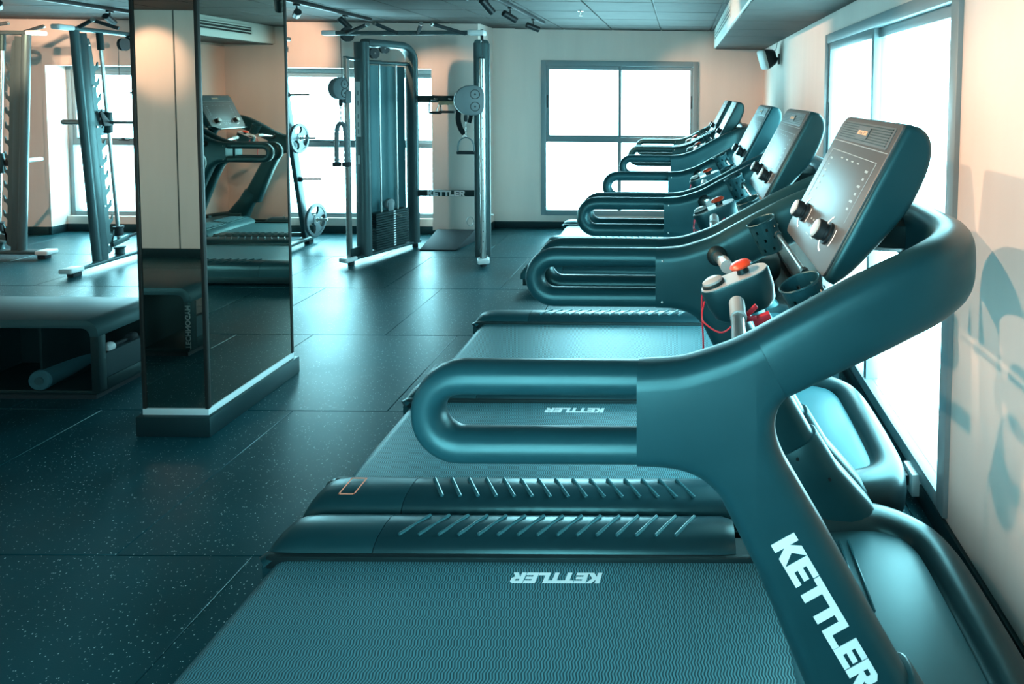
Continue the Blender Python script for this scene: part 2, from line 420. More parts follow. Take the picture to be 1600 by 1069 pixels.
struct('wall_front', wall_holes(XL, XR + TH, 0, ZC + .01, [(-1.1, 0, .7, 2.2)], lambda m, a, b, c, d: m.box(a, b, YF - TH, YF, c, d)), 'wall_paint')  # the hole is for the added fill window
struct('wall_left', MB().box(XL - TH, XL, YF - TH, YB + TH, 0, ZC + .01), 'wall_paint')

# rubber floor tiles, half-bond
TX, TY = -1.543, 3.124
full = None
for j in range(-4, 5):
    y0, y1 = TY + j, TY + j + 1
    off = TX if j % 2 == 0 else TX - .5
    for i in range(-8, 4):
        x0, x1 = off + i, off + i + 1
        ymax = YB if x0 > XJ - .01 else (YB if x1 > XJ else YN + .2)
        a, b, c, d = max(x0, XL), min(x1, XR), max(y0, YF), min(y1, ymax)
        if b - a < .03 or d - c < .03: continue
        isfull = abs(b - a - 1) < 1e-6 and abs(d - c - 1) < 1e-6
        g = 0.0019
        if isfull and full:
            dup(full, floor, (x0, y0, 0)); continue
        w, l = b - a, d - c
        t = MB().box(g, w - g, g, l - g, -0.013, 0.0).build('floor_tile', 'rubber_floor', floor, bevel=.0015, seg=1)
        t.location = (a, c, 0)
        if isfull: full = t
# ceiling tiles
full = None
xs = [-0.2435 + .6 * k for k in range(-15, 3)]; ys = [6.98 - .6 * k for k in range(-1, 13)]
for x0 in xs:
    for y1 in ys:
        a, b, c, d = max(x0, XL), min(x0 + .6, 0.40), max(y1 - .6, YF), min(y1, YB if x0 > XJ - .3 else YN)
        if b - a < .03 or d - c < .03: continue
        isfull = abs(b - a - .6) < 1e-6 and abs(d - c - .6) < 1e-6
        if isfull and full: dup(full, ceiling, (a, c, 0)); continue
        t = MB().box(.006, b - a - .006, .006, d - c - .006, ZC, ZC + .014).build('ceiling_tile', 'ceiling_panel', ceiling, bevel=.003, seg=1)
        t.location = (a, c, 0)
        if isfull: full = t
# air-conditioning soffit along the window wall
sof = struct('trim_1', MB().box(.405, XR, YF, YB, 2.268, ZC + .01), 'duct_white', bevel=.004)
y = 6.98; k = 0
while y > YF + .05:
    a = max(y - 1.2, YF) if k else 6.98 - .0
    if k == 0: a0, a1 = 6.98, YB
    else: a0, a1 = max(y - .6, YF), y
    t = MB().box(.425, XR - .004, a0 + .003, a1 - .003, 2.258, 2.270).build('soffit_panel', 'ceiling_panel', sof, bevel=.002, seg=1)
    if k: y -= .6
    k += 1
for (g0, g1) in ((4.9, 7.1), (1.6, 3.9)):
    fr = MB().box(.397, .406, g0, g1, 2.33, 2.345).box(.397, .406, g0, g1, 2.425, 2.44).box(.397, .406, g0, g0 + .02, 2.345, 2.425).box(.397, .406, g1 - .02, g1, 2.345, 2.425)
    gr = fr.build('air_grille', 'duct_white', sof)
    MB().box(.4005, .4045, g0 + .02, g1 - .02, 2.345, 2.425).build('slot_back', 'black_metal', gr)
    for zz in (2.366, 2.40):
        MB().box(.396, .404, g0 + .02, g1 - .02, zz, zz + .010).build('slat', 'duct_white', gr)

# baseboards
def bb(name, mb): return struct(name, mb, 'baseboard', bevel=.004)
bb('baseboard_back', MB().box(XJ, XR, YB - .018, YB, 0, .085))
bb('baseboard_right', MB().box(XR - .018, XR, YF, YB, 0, .085))
bb('baseboard_return', MB().box(XJ, XJ + .018, YN - .018, YB, 0, .085))
bb('baseboard_recess', MB().box(XL, -7.28, YN - .018, YN, 0, .09).box(-7.298, -7.28 + .018, YN - .018, 7.13, 0, .09).box(-7.28, -5.38, 7.112, 7.13, 0, .09)
   .box(-5.38, -4.77, YN - .018, YN, 0, .09).box(-4.77, -2.87, 7.112, 7.13, 0, .09).box(-2.87, XJ, YN - .018, YN, 0, .09))
bb('baseboard_front', MB().box(XL, XR, YF, YF + .018, 0, .09))

# windows
WINN = [0]
def window(origin, ux, inn, W, H, transom=True, handle=True):
    """origin = lower left corner on the frame plane, ux along the width, inn = into the room"""
    WINN[0] += 1
    root = empty('window_%d' % WINN[0], origin); root['kind'] = 'structure'
    ux = Vector(ux); inn = Vector(inn); uz = Vector((0, 0, 1))
    root.matrix_world = Matrix(((ux.x, inn.x, 0, origin[0]), (ux.y, inn.y, 0, origin[1]), (ux.z, inn.z, 1, origin[2]), (0, 0, 0, 1)))
    fw_ = .052
    zt = H * .49
    def bx(name, x0, x1, z0, z1, y0, y1, m='window_metal', p=root, bev=.004):
        return MB().box(x0, x1, y0, y1, z0, z1).build(name, m, p, bevel=bev)
    fr = MB()
    fr.box(-.012, fw_, -.07, .02, -.012, H + .012).box(W - fw_, W + .012, -.07, .02, -.012, H + .012)
    fr.box(fw_, W - fw_, -.07, .02, -.012, fw_).box(fw_, W - fw_, -.07, .02, H - fw_, H + .012)
    fr.build('window_frame', 'window_metal', root, bevel=.004)
    bx('transom', fw_, W - fw_, zt - .03, zt + .035, -.065, .014)
    bx('mullion', W / 2 - .022, W / 2 + .022, fw_, zt - .03, -.06, .008)
    for (a, b, yo) in ((fw_, W / 2 + .02, -.012), (W / 2 - .02, W - fw_, -.040)):
        z0, z1 = zt + .035, H - fw_
        s = .038
        sash = MB().box(a, a + s, yo - .02, yo + .02, z0, z1).box(b - s, b, yo - .02, yo + .02, z0, z1).box(a + s, b - s, yo - .02, yo + .02, z0, z0 + s * .6).box(a + s, b - s, yo - .02, yo + .02, z1 - s * 1.3, z1).build('sash', 'window_metal', root, bevel=.003)
        MB().box(a + s, b - s, yo - .003, yo + .003, z0 + s * .6, z1 - s * 1.3).build('pane', 'window_glass', sash)
        if handle:
            hx = a + .012 if a < W / 2 - .1 else b - .026
            MB().box(hx, hx + .014, yo + .018, yo + .028, zt + .40, zt + .56).build('handle', 'black_metal', sash, bevel=.003)
    for (a, b) in ((fw_, W / 2 - .022), (W / 2 + .022, W - fw_)):
        MB().box(a, b, -.033, -.027, fw_, zt - .03).build('pane', 'window_glass', root)
    return root
window((-1.72, YB, .18), (1, 0, 0), (0, -1, 0), 1.93, 1.91)
window((XR, 4.21, .11), (0, -1, 0), (-1, 0, 0), 2.0, 2.0)
w3 = window((-4.77, 7.20, .18), (1, 0, 0), (0, -1, 0), 1.90, 1.78, handle=False)
w4 = window((-7.28, 7.20, .18), (1, 0, 0), (0, -1, 0), 1.90, 1.78, handle=False)
for w in (w3, w4):   # small latch on the transom
    MB().box(.60, .72, .014, .03, .90, .912).box(.635, .665, .014, .03, .912, .935).build('latch', 'black_metal', w, bevel=.003)
window((0, YF, .70), (-1, 0, 0), (0, 1, 0), 1.1, 1.5)  # added unseen window, put here to light the nearest treadmill

# mirrored pillar
pil = empty('mirror_pillar', (-2.46, 3.2, 0))
tag(pil, 'square pillar clad in bronze mirror with black skirting and white strip', 'pillar')
def pb(name, x0, x1, y0, y1, z0, z1, m, bev=.0):
    return MB().box(x0 + 2.46, x1 + 2.46, y0 - 3.2, y1 - 3.2, z0, z1).build(name, m, pil, bevel=bev)
PX0, PX1, PY0, PY1 = -2.62, -2.305, 2.895, 3.54
pb('core', PX0 + .012, PX1 - .012, PY0 + .012, PY1 - .012, 0, ZC, 'mirror_edge')
pb('mirror_panel', PX0 + .018, PX1 - .014, PY0, PY0 + .012, .135, ZC, 'mirror')
pb('mirror_panel', PX1 - .012, PX1, PY0 + .014, PY1 - .014, .135, ZC, 'mirror')
pb('mirror_panel', PX0, PX0 + .012, PY0 + .014, PY1 - .014, .135, ZC, 'mirror')
pb('mirror_panel', PX0 + .014, PX1 - .014, PY1 - .012, PY1, .135, ZC, 'mirror')
for x in (PX0, PX1):
    for y in (PY0, PY1):
        pb('corner_trim', x - (.004 if x < -2.5 else .014), x + (.014 if x < -2.5 else .004), y - (.004 if y < 3 else .014), y + (.014 if y < 3 else .004), .13, ZC, 'mirror_edge', .002)
pb('white_strip', PX0 - .004, PX1 + .004, PY0 - .004, PY1 + .004, .10, .132, 'trim_white', .002)
pb('skirting', PX0 - .024, PX1 + .024, PY0 - .024, PY1 + .024, 0, .10, 'baseboard', .006)

# ================================================================== treadmills
def make_treadmill():
    """local x runs along the belt towards the console, y across, origin on the floor under the middle"""
    T = empty('treadmill')
    A = .436                                     # half distance of the handrails
    DW = .495; RW = .186                                    # half width of the deck
    # deck
    MB().box(-1.33, .60, -DW + .03, DW - .03, .045, .125).build('deck', 'plastic_dark', T, bevel=.01)
    for sx in (-1.25, .75):
        for s in (-1, 1):
            MB().lathe([(.03, 0), (.034, .004), (.034, .03), (.022, .05)], (sx, s * .36, 0)).build('foot', 'soft_black', T)
    # belt with rear roller wrap
    prof = [(.42, .163)] + [(-1.27, .163)] + [(-1.27 + .06 * math.cos(a), .103 + .06 * math.sin(a)) for a in [PI / 2 + PI * k / 10 for k in range(1, 11)]] + [(.42, .043)]
    V = []; Fc = []
    for x, z in prof: V += [(x, -.300, z), (x, .300, z)]
    for i in range(len(prof) - 1): Fc.append((2 * i, 2 * i + 1, 2 * i + 3, 2 * i + 2))
    belt = MB().add(V, Fc).build('belt', 'belt_weave', T, angle=60)
    MB().lathe([(.052, -.30), (.052, .30)], (-1.27, 0, .103), (0, 1, 0)).build('rear_roller', 'black_metal', T)
    # side rails: long rounded foot rails with end caps and ribs
    def rail_sec():
        return [(0, .09), (0, .165), (.006, .180), (.020, .195), (.048, .207), (.095, .212), (.140, .206), (.167, .193), (.180, .176), (.186, .155), (.186, .09)]
    sec = rail_sec()
    ribmesh = {}
    for s in (-1, 1):
        def ring(x, k=1.0, dz=0.0, zk=1.0):
            return [(x, s * (DW - RW / 2 + (u - RW / 2) * k), .09 + (v - .09) * zk + dz) for u, v in sec]
        def loft(rings):
            n = len(sec); V = [p for r in rings for p in r]; Fc = []
            for i in range(len(rings) - 1):
                for k in range(n):
                    Fc.append((i * n + k, i * n + (k + 1) % n, (i + 1) * n + (k + 1) % n, (i + 1) * n + k))
            Fc.append(tuple(range(n))); Fc.append(tuple((len(rings) - 1) * n + k for k in range(n)))
            return MB().add(V, Fc)
        rail = loft([ring(-1.0), ring(.16), ring(.20, .96, 0, .9)]).build('side_rail', 'rail_plastic', T, angle=35)
        loft([ring(-1.368, .88, 0, .38), ring(-1.366, .92, 0, .54), ring(-1.356, .95, 0, .71), ring(-1.338, .975, 0, .85), ring(-1.310, .99, 0, .945), ring(-1.265, 1.0, .0, .99), ring(-1.22, 1.0, .0, 1.0), ring(-1.003, 1.0)]).build('end_cap', 'plastic', rail, angle=35)
        # inner black lip and lower skirt
        MB().box(-1.34, .30, s * (DW - RW) - .012, s * (DW - RW) + .010, .135, .178).build('belt_guard', 'plastic_dark', rail, bevel=.004)
        MB().sweep(smooth_path([(-1.355, s * .30, .155), (-1.32, s * .325, .165), (-1.22, s * .325, .168), (-1.16, s * .322, .166)], 4), .028, .012, 8).build('guard_tip', 'plastic', rail)
        MB().box(-1.35, .58, s * (DW - .035) - .022, s * (DW - .035) + .022, .03, .095).build('skirt', 'plastic_dark', rail, bevel=.006)
        for k in range(15):
            x = -.90 + k * .0665
            sl = .034
            p0 = (x + sl, s * (DW - .040), .208); p1 = (x - sl, s * (DW - .138), .210)
            if s not in ribmesh:
                ribmesh[s] = MB().sweep([Vector(p0) - Vector((x, 0, 0)), Vector(p1) - Vector((x, 0, 0))], .0068, .0052, 10).build('rib', 'rib_gloss', rail, bevel=.0015, seg=1)
                ribmesh[s].location = (x, 0, 0)
            else: dup(ribmesh[s], rail, (x, 0, 0))
    # motor hood
    hp = [(.30, .12), (.325, .175), (.36, .205), (.42, .225), (.60, .236), (.74, .236), (.80, .225), (.80, .09), (.30, .09)]
    hood = MB().prism(hp, -.36, .36, 'y').build('motor_hood', 'hood_plastic', T, bevel=.012, seg=2, bev_angle=60)
    hm = None
    for k in range(7):
        for (y0, y1) in ((-.30, -.03), (.03, .30)):
            x = .385 + k * .030; z = (.2133 if k == 0 else .225 + (x - .42) * .061 if x > .42 else .205 + (x - .36) / .06 * .02) + .006
            if hm is None: hm = MB().sweep([(0, y0 - (y0 + y1) / 2, 0), (0, y1 - (y0 + y1) / 2, 0)], .0035, .006, 8).build('hood_rib', 'rib_gloss', hood, bevel=.001, seg=1); hm.location = (x, (y0 + y1) / 2, z)
            else: dup(hm, hood, (x, (y0 + y1) / 2, z))
    # bumper tube that wraps the hood
    half = [(.50, .418, .165), (.60, .418, .165), (.70, .406, .160), (.785, .36, .153), (.835, .29, .150), (.850, .16, .150)]
    path = smooth_path(half + [(x, -y, z) for x, y, z in reversed(half)], 5)
    MB().sweep(path, .078, .112, 18, power=2.5).build('bumper', 'bumper_plastic', T, angle=50)
    # uprights: wing + post silhouettes
    def curve(pts, n=4): return [(p.x, p.z) for p in smooth_path([(a, 0, c) for a, c in pts], n)]
    wtop = curve([(-.078, 1.171), (.001, 1.177), (.058, 1.193), (.105, 1.210), (.150, 1.232)])
    wright = curve([(.215, 1.110), (.199, 1.088), (.193, 1.055), (.200, 1.016), (.216, .978), (.233, .949), (.300, .835)]) + [(.395, .664), (.49, .500), (.545, .405)]
    wleft = [(.320, .380), (.268, .502), (.214, .630)] + curve([(.160, .758), (.107, .864), (.093, .892), (.078, .917), (.041, .949), (-.010, .966), (-.077, .970)])
    wing = wtop + wright + wleft
    flat = {len(wtop) - 1, len(wtop) + len(wright) - 1, len(wing) - 1}
    for s in (-1, 1):
        y = s * A
        w = MB().puff(wing, y, .049, .040, flat).build('side_panel', 'plastic', T, angle=50)
        for (bx, bz) in ((-.055, 1.14), (-.055, 1.0)):
            MB().lathe([(.004, 0), (.004, .002), (.0025, .003)], (bx, y - s * .049, bz), (0, -s, 0), 10).build('screw', 'steel', w)
        # post
        d = Vector((.490 - .300, 0, .503 - .825)).normalized()
        c0 = Vector((.236, y, .793)); c1 = Vector((.545, y, .27))
        post = w
        # sleeve at the foot
        q0 = c0 + (c1 - c0) * .56; q1 = c0 + (c1 - c0) * .80; q2 = Vector((.575, y, .235)); q3 = Vector((.60, y, .16))
        MB().sweep([q0, q0 + (q1 - q0) * .03, q1, q2, q3], [.080, .085, .089, .115, .14], [.052, .056, .060, .072, .076], 22, up=(0, 1, 0), power=2.8).build('post_sleeve', 'plastic', T, angle=60)
        for q in (.1, .9):
            pp = q0 + (q1 - q0) * (.2 + q * .7)
            MB().lathe([(.006, 0), (.006, .003)], (pp.x + (.05 if q > .5 else -.02), y - s * .058, pp.z), (0, -s, 0), 12).build('plug', 'black_metal', T)
        # logo down the post, on its outer face (reads from outside)
        dd = (c1 - c0).normalized()
        xd = dd; yd = Vector((0, s, 0)).cross(xd) * -1
        h = .051
        out = Vector((0, s, 0))
        yd = out.cross(xd)
        mid = c0 + dd * .0
        if s < 0:
            start = mid + dd * -.062 - yd * h * .5
            xd_ = xd
        else:
            start = mid + dd * (-.062 + slab_width('KETTLER', h)) + yd * h * -.5
            xd_ = -xd; yd = out.cross(xd_); start = mid + dd * (-.062 + slab_width('KETTLER', h)) - yd * h * .5
        slab_text('KETTLER', h, start + out * .0492, xd_, yd, .0012).build('logo', 'print_white', post)
        # handrail loop
        R = .069; zc = 1.0705; r = .032
        lp = [(-.06, y, zc + R), (-.20, y, zc + R), (-.40, y, zc + R)] + [(-.423 + R * math.cos(a), y, zc + R * math.sin(a)) for a in [PI / 2 + PI * k / 14 for k in range(0, 15)]] + [(-.40, y, zc - R), (-.20, y, zc - R), (-.06, y, zc - R)]
        MB().sweep(lp, r, .038, 16, up=(0, 1, 0), power=2.2).build('handrail', 'plastic', T, angle=60)
    # the bow: both arms and the bend behind the console
    ha = [(.165, A, 1.1615), (.30, A, 1.233), (.42, A - .004, 1.293), (.50, A - .02, 1.327), (.565, A - .075, 1.343), (.605, A - .16, 1.347), (.618, .15, 1.347)]
    pth = smooth_path(ha + [(x, -y_, z) for x, y_, z in reversed(ha)], 5)
    N = len(pth)
    HH = [.0695 + .0065 * min(1, min(i, N - 1 - i) / 8) for i in range(N)]
    MB().sweep(pth, .0488, HH, 24, power=2.9).build('arm_bow', 'plastic', T, angle=60)
    # console
    u = Vector((.4545, 0, .8907)); nn = Vector((-.8907, 0, .4545)); B = Vector((.33, 0, 1.277))
    L = .407
    def cp(a, b, c): return B + u * a + nn * c + Vector((0, b, 0))
    side = [(0, 0), (L - .012, 0), (L, -.008)] + [(p.x, p.z) for p in smooth_path([(L + .006, 0, -.035), (L - .004, 0, -.062), (L - .035, 0, -.085), (L - .09, 0, -.098), (L - .17, 0, -.100), (.16, 0, -.085), (.05, 0, -.055), (0, 0, -.03)], 3)]
    V = [cp(a, -.25, c) for a, c in side] + [cp(a, .25, c) for a, c in side]; n = len(side)
    con = MB().add(V, [tuple(range(n)), tuple(range(2 * n - 1, n - 1, -1))] + [(i, n + i, n + (i + 1) % n, (i + 1) % n) for i in range(n)]).build('console', 'plastic', T, bevel=.016, seg=4, angle=50, bev_angle=60)
    def plate(name, poly, c0, c1, m, par, bev=0.0):
        k = len(poly)
        V = [cp(a, b, c0) for a, b in poly] + [cp(a, b, c1) for a, b in poly]
        return MB().add(V, [tuple(range(k)), tuple(range(2 * k - 1, k - 1, -1))] + [(i, k + i, k + (i + 1) % k, (i + 1) % k) for i in range(k)]).build(name, m, par, bevel=bev)
    face = plate('console_face', rrect(.006, L - .006, -.243, .243, [.035, .035, .012, .012]), -.004, .003, 'glass_panel', con, .0015)
    plate('speaker_grille', rrect(L - .075, L - .018, -.215, .215, [.022, .022, .006, .006]), .003, .0042, 'grille_grey', con)
    for k in range(7):
        a = L - .069 + k * .0072
        plate('grille_bar', [(a, -.20), (a + .003, -.20), (a + .003, .20), (a, .20)], .0042, .0056, 'plastic_dark', con)
    plate('badge', rrect(L - .062, L - .030, -.05, .05, .006), .0042, .0068, 'grille_grey', con)
    # the word on the badge; local -y is the right-hand side for the user
    slab_text('KETTLER', .0115, cp(L - .052, .037, .007), (0, -1, 0), u, .0006).build('badge_word', 'amber', con)
    plate('face_line', [(L - .083, -.235), (L - .0815, -.235), (L - .0815, .235), (L - .083, .235)], .003, .0036, 'print_dim', con)
    for (a0, a1, b0, b1) in ((L - .112, L - .1105, -.2, .2), (.135, L - .112, -.2, -.1985), (.135, L - .112, .1985, .2)):
        plate('screen_line', [(a0, b0), (a1, b0), (a1, b1), (a0, b1)], .003, .0035, 'print_dim', con)
    pm = MB()
    def mark(a, b, da, db):
        pm.add([cp(a, b, .0036), cp(a + da, b, .0036), cp(a + da, b + db, .0036), cp(a, b + db, .0036)], [(0, 1, 2, 3)])
    rnd = random.Random(3)
    for k in range(6):
        for s in (-1, 1):
            mark(.165 + k * .020, s * .165 - .012, .006, .022 if k % 2 else .014)
    for k in range(4): mark(L - .13, -.09 + k * .05, .004, .018)
    for k in range(5): mark(.088, -.055 + k * .025, .006, .013)
    for k in range(4): mark(.066, -.05 + k * .03, .005, .012)
    for k in range(2): mark(.048, -.04 + k * .05, .004, .03)
    pm.build('face_print', 'print_dim', con)['kind'] = 'stuff'
    for s in (-1, 1):
        kc = cp(.090, s * .135, .003)
        rg = MB()
        for (a0, a1) in ((.4, 1.5), (2.2, 3.2), (4.2, 5.2)):
            K = 8
            for i in range(K):
                t0, t1 = a0 + (a1 - a0) * i / K, a0 + (a1 - a0) * (i + 1) / K
                rg.add([cp(.090 + r_ * math.cos(t), s * .135 + r_ * math.sin(t), .0036) for r_, t in ((.043, t0), (.049, t0), (.049, t1), (.043, t1))], [(0, 1, 2, 3)])
        rg.build('dial_ring', 'print_white', con)['kind'] = 'stuff'
        kb = MB().lathe([(.029, 0), (.029, .007), (.022, .009), (.022, .015), (.026, .017), (.026, .034), (.024, .036)], kc, nn, 24).build('knob', 'black_metal', con, angle=30)
        MB().lathe([(.0235, .036), (.021, .039), (.010, .041)], kc, nn, 24).build('knob_cap', 'button_white', kb, angle=30)
    # neck from the console back to the bow
    MB().sweep(smooth_path([(.44, 0, 1.36), (.52, 0, 1.345), (.60, 0, 1.345)], 3), .11, .05, 14, power=3).build('console_neck', 'plastic_dark', T)
    # shelf rod and cup holders
    MB().cyl((.300, -.19, 1.278), (.300, .19, 1.278), .0065, n=10).build('shelf_rod', 'steel', T)
    for s in (-1, 1):
        MB().lathe([(.012, 0), (.012, .02)], (.30, s * .19 - .01, 1.278), (0, 1, 0), 10).build('rod_end', 'plastic_dark', T)
        # perforated cup: rings of quads with round-ish holes left open
        cx, cyy, z1, Rr, Hh = .262, s * .318, 1.295, .046, .105
        nseg, nz = 32, 10
        mb = MB()
        holes = {(k, z) for z in (2, 5, 8) for k in range((z // 3) * 2 % 4, 32, 4)}
        tilt = Matrix.Rotation(math.radians(-24), 4, 'Y')
        def cpnt(k, j, rr):
            p = tilt @ Vector((rr * math.cos(2 * PI * k / nseg), rr * math.sin(2 * PI * k / nseg), -Hh * j / nz))
            return (cx + p.x, cyy + p.y, z1 + p.z)
        for k in range(nseg):
            for j in range(nz):
                if (k, j) in holes: continue
                r0, r1_ = Rr * (1 - .012 * j), Rr * (1 - .012 * (j + 1))
                mb.add([cpnt(k, j, r0), cpnt(k + 1, j, r0), cpnt(k + 1, j + 1, r1_), cpnt(k, j + 1, r1_)], [(0, 1, 2, 3)])
                mb.add([cpnt(k, j, r0 - .003), cpnt(k, j + 1, r1_ - .003), cpnt(k + 1, j + 1, r1_ - .003), cpnt(k + 1, j, r0 - .003)], [(0, 1, 2, 3)])
        mb.add([cpnt(k, nz, Rr * .88) for k in range(nseg)], [tuple(range(nseg))])
        mb.sweep([cpnt(k, 0, Rr) for k in range(nseg)], .003, .003, 6, closed=True)
        cup = mb.build('cup_holder', 'plastic', T)
        MB().lathe([(.012, 0), (.012, .003), (.006, .004)], cpnt(2, 4, Rr - .004), (-.7, 0, .7), 12).build('cup_boss', 'button_white', cup)
        MB().beam((cx + .02, cyy + s * .03, 1.25), (cx + .03, s * (A - .03), 1.245), .02, .018).build('cup_bracket', 'plastic_dark', cup, bevel=.004)
        # chrome pulse bar stub with flange on the arm
        MB().lathe([(.034, 0), (.034, .006), (.026, .016), (.019, .02)], (.128, s * (A - .047), 1.160), (0, -s, 0), 20).build('bar_flange', 'plastic_dark', T)
        br = MB().cyl((.128, s * (A - .05), 1.160), (.140, s * .20, 1.186), .0165, n=18).build('sensor_bar', 'steel', T)
        MB().cyl((.1395, s * .235, 1.1827), (.143, s * .155, 1.190), .0195, n=18).build('bar_collar', 'button_white', br)
    # control pod in the middle of the bar
    pd = rrect(-.098, .098, -.048, .048, .047, 8)
    tl = Matrix.Translation((.150, 0, 1.205)) @ Matrix.Rotation(math.radians(-22), 4, 'Y')
    V = []; Fc = []
    levels = [(-.10, .55), (-.085, .80), (-.05, .95), (-.005, 1.0), (0, .97)]
    for z, k in levels: V += [tl @ Vector((a * (k * .6 + .4), b * k, z)) for a, b in pd]
    n = len(pd)
    for i in range(len(levels) - 1):
        for k in range(n): Fc.append((i * n + k, i * n + (k + 1) % n, (i + 1) * n + (k + 1) % n, (i + 1) * n + k))
    Fc += [tuple(range(n)), tuple(range((len(levels) - 1) * n, len(levels) * n))]
    pod = MB().add(V, Fc).build('control_pod', 'plastic', T, angle=40)
    V = [tl @ Vector((a * .96, b * .93, z)) for z in (-.002, .003) for a, b in pd]
    MB().add(V, [tuple(range(n)), tuple(range(2 * n - 1, n - 1, -1))] + [(i, n + i, n + (i + 1) % n, (i + 1) % n) for i in range(n)]).build('pod_plate', 'button_white', pod)
    zax = (tl.to_3x3() @ Vector((0, 0, 1)))
    c1_ = tl @ Vector((.028, .006, .003))
    MB().lathe([(.017, 0), (.015, .016)], c1_, zax, 18).build('stop_stem', 'plastic_dark', pod)
    stp = MB().lathe([(.012, .014), (.029, .018), (.031, .023), (.025, .030), (.010, .033)], c1_, zax, 22).build('stop_button', 'red_plastic', pod)
    c2_ = tl @ Vector((-.058, 0, .003))
    MB().lathe([(.032, 0), (.032, .006), (.024, .010)], c2_, zax, 22).build('dial_base', 'plastic_dark', pod)
    MB().lathe([(.028, .008), (.028, .014), (.018, .019)], c2_, zax, 22).build('dial_button', 'button_white', pod)
    # safety clip and cord
    k0 = Vector((.165, -.19, 1.165))
    clip = MB().obox(k0 + Vector((.035, .0, .0)), (1, 0, .4), (0, 1, 0), (-.4, 0, 1), .022, .010, .010).obox(k0 + Vector((.008, .012, .012)), (1, .3, .9), (0, 1, 0), (-.9, 0, 1), .022, .004, .006).obox(k0 + Vector((.000, -.012, .004)), (1, -.4, .3), (0, 1, 0), (-.3, 0, 1), .022, .004, .006).build('safety_clip', 'cord_red', T, bevel=.002)
    MB().sweep(smooth_path([k0 + Vector((-.02, 0, .0)), k0 + Vector((-.06, -.01, -.03)), k0 + Vector((-.10, .02, -.02)), (.06, -.10, 1.14), (.068, -.06, 1.16)], 6), .0022, .0022, 6).build('safety_cord', 'cord_red', T)
    MB().sweep(smooth_path([(.074, .045, 1.168), (.066, .05, 1.14), (.066, .05, 1.09), (.070, .05, 1.02), (.072, .05, .96)], 5), .0028, .0028, 6).build('pull_cord', 'cord_red', T)
    MB().obox((.082, .045, 1.172), (.5, 0, 1), (0, 1, 0), (-1, 0, .5), .014, .005, .004).build('cord_tag', 'print_orange', T, bevel=.001)
    return T, belt
T0, belt0 = make_treadmill()
rows = [(1.600, 'nearest treadmill, its console and large white post lettering closest to the camera'),
        (2.610, 'second treadmill from the camera, standing just beyond the nearest one'),
        (3.620, 'third treadmill from the camera, last before the gap in the row'),
        (5.610, 'fourth treadmill in the row, first beyond the gap, before the far window'),
        (6.615, 'farthest treadmill in the row, nearest the far wall and its window')]
treads = []
for i, (yc, lab) in enumerate(rows):
    o = T0 if i == 0 else copy_tree(T0)
    o.location = (0, yc, 0); tag(o, lab, 'treadmill', 'row of dark treadmills facing the side window'); treads.append(o)
# belt prints: each belt has stopped with the print elsewhere
def belt_print(T, x0, near, h=.042):
    b = [c for c in T.children if c.name.startswith('belt')][0]
    w = slab_width('KETTLER', h)
    if near: mb = slab_text('KETTLER', h, (x0, -.285, .1632), (1, 0, 0), (.12, 1, 0), .0006)
    else: mb = slab_text('KETTLER', h, (x0 + w, .255, .1632), (-1, 0, 0), (-.12, -1, 0), .0006)
    mb.build('belt_print', 'print_white', b)
belt_print(treads[0], -.52, False); belt_print(treads[1], -.64, False); belt_print(treads[2], -1.10, True)
belt_print(treads[3], -.8, True); belt_print(treads[4], -.5, False)
# stickers that only some machines carry
def rail_of(T, s):
    return [c for c in T.children if c.name.startswith('side_rail')][0 if s < 0 else 1]
for T, col in ((treads[1], 'print_orange'), (treads[2], 'print_dim')):
    r = rail_of(T, -1)
    mb = MB(); x0, x1, y0, y1 = -1.25, -1.19, -.455, -.36
    zz = .2132
    mb.box(x0, x0 + .004, y0, y1, zz - .002, zz).box(x1 - .004, x1, y0, y1, zz - .002, zz).box(x0, x1, y0, y0 + .004, zz - .002, zz).box(x0, x1, y1 - .004, y1, zz - .002, zz)
    mb.build('label_outline', col, r)
    if col == 'print_dim': font_text('number', '12', .075, col, r, frame((-1.22, -.41, zz), (1, 0, 0), (0, 1, 0)))

# ================================================================== gym machines
def bar_text(name, txt, h, start, xdir, ydir, m, parent):
    return slab_text(txt, h, start, xdir, ydir, .0012).build(name, m, parent)
def grip(p0, p1, parent, r=.017):
    g = MB().cyl(p0, p1, r, n=14).build('pull_up_grip', 'soft_black', parent)
    d = (Vector(p1) - Vector(p0)).normalized()
    MB().cyl(Vector(p1) - d * .004, Vector(p1) + d * .012, r * 1.06, n=14).build('grip_cap', 'steel', g)
    return g

# ---- cable crossover trainer
FT = empty('cable_trainer')
tag(FT, 'tall dual cable trainer with weight stack and white lettered crossbar by the window', 'exercise machine')
TB = 5.75
MB().sweep([(-3.27, TB, 2.245), (-1.99, TB, 2.262)], .030, .022, 12, power=3).build('top_bar', 'frame_paint', FT)
MB().box(-3.395, -3.26, TB - .034, TB + .034, 2.222, 2.268).build('end_cap', 'bright_cap', FT, bevel=.012, seg=3)
MB().box(-2.02, -1.865, TB - .035, TB + .06, 2.238, 2.288).build('end_cap', 'bright_cap', FT, bevel=.012, seg=3)
grip((-3.16, TB - .02, 2.245), (-2.84, TB - .26, 2.30), FT); grip((-2.685, TB - .02, 2.25), (-2.77, TB - .27, 2.31), FT)
grip((-2.49, TB - .02, 2.25), (-2.35, TB - .27, 2.31), FT); grip((-2.04, TB - .02, 2.25), (-2.25, TB - .26, 2.31), FT)
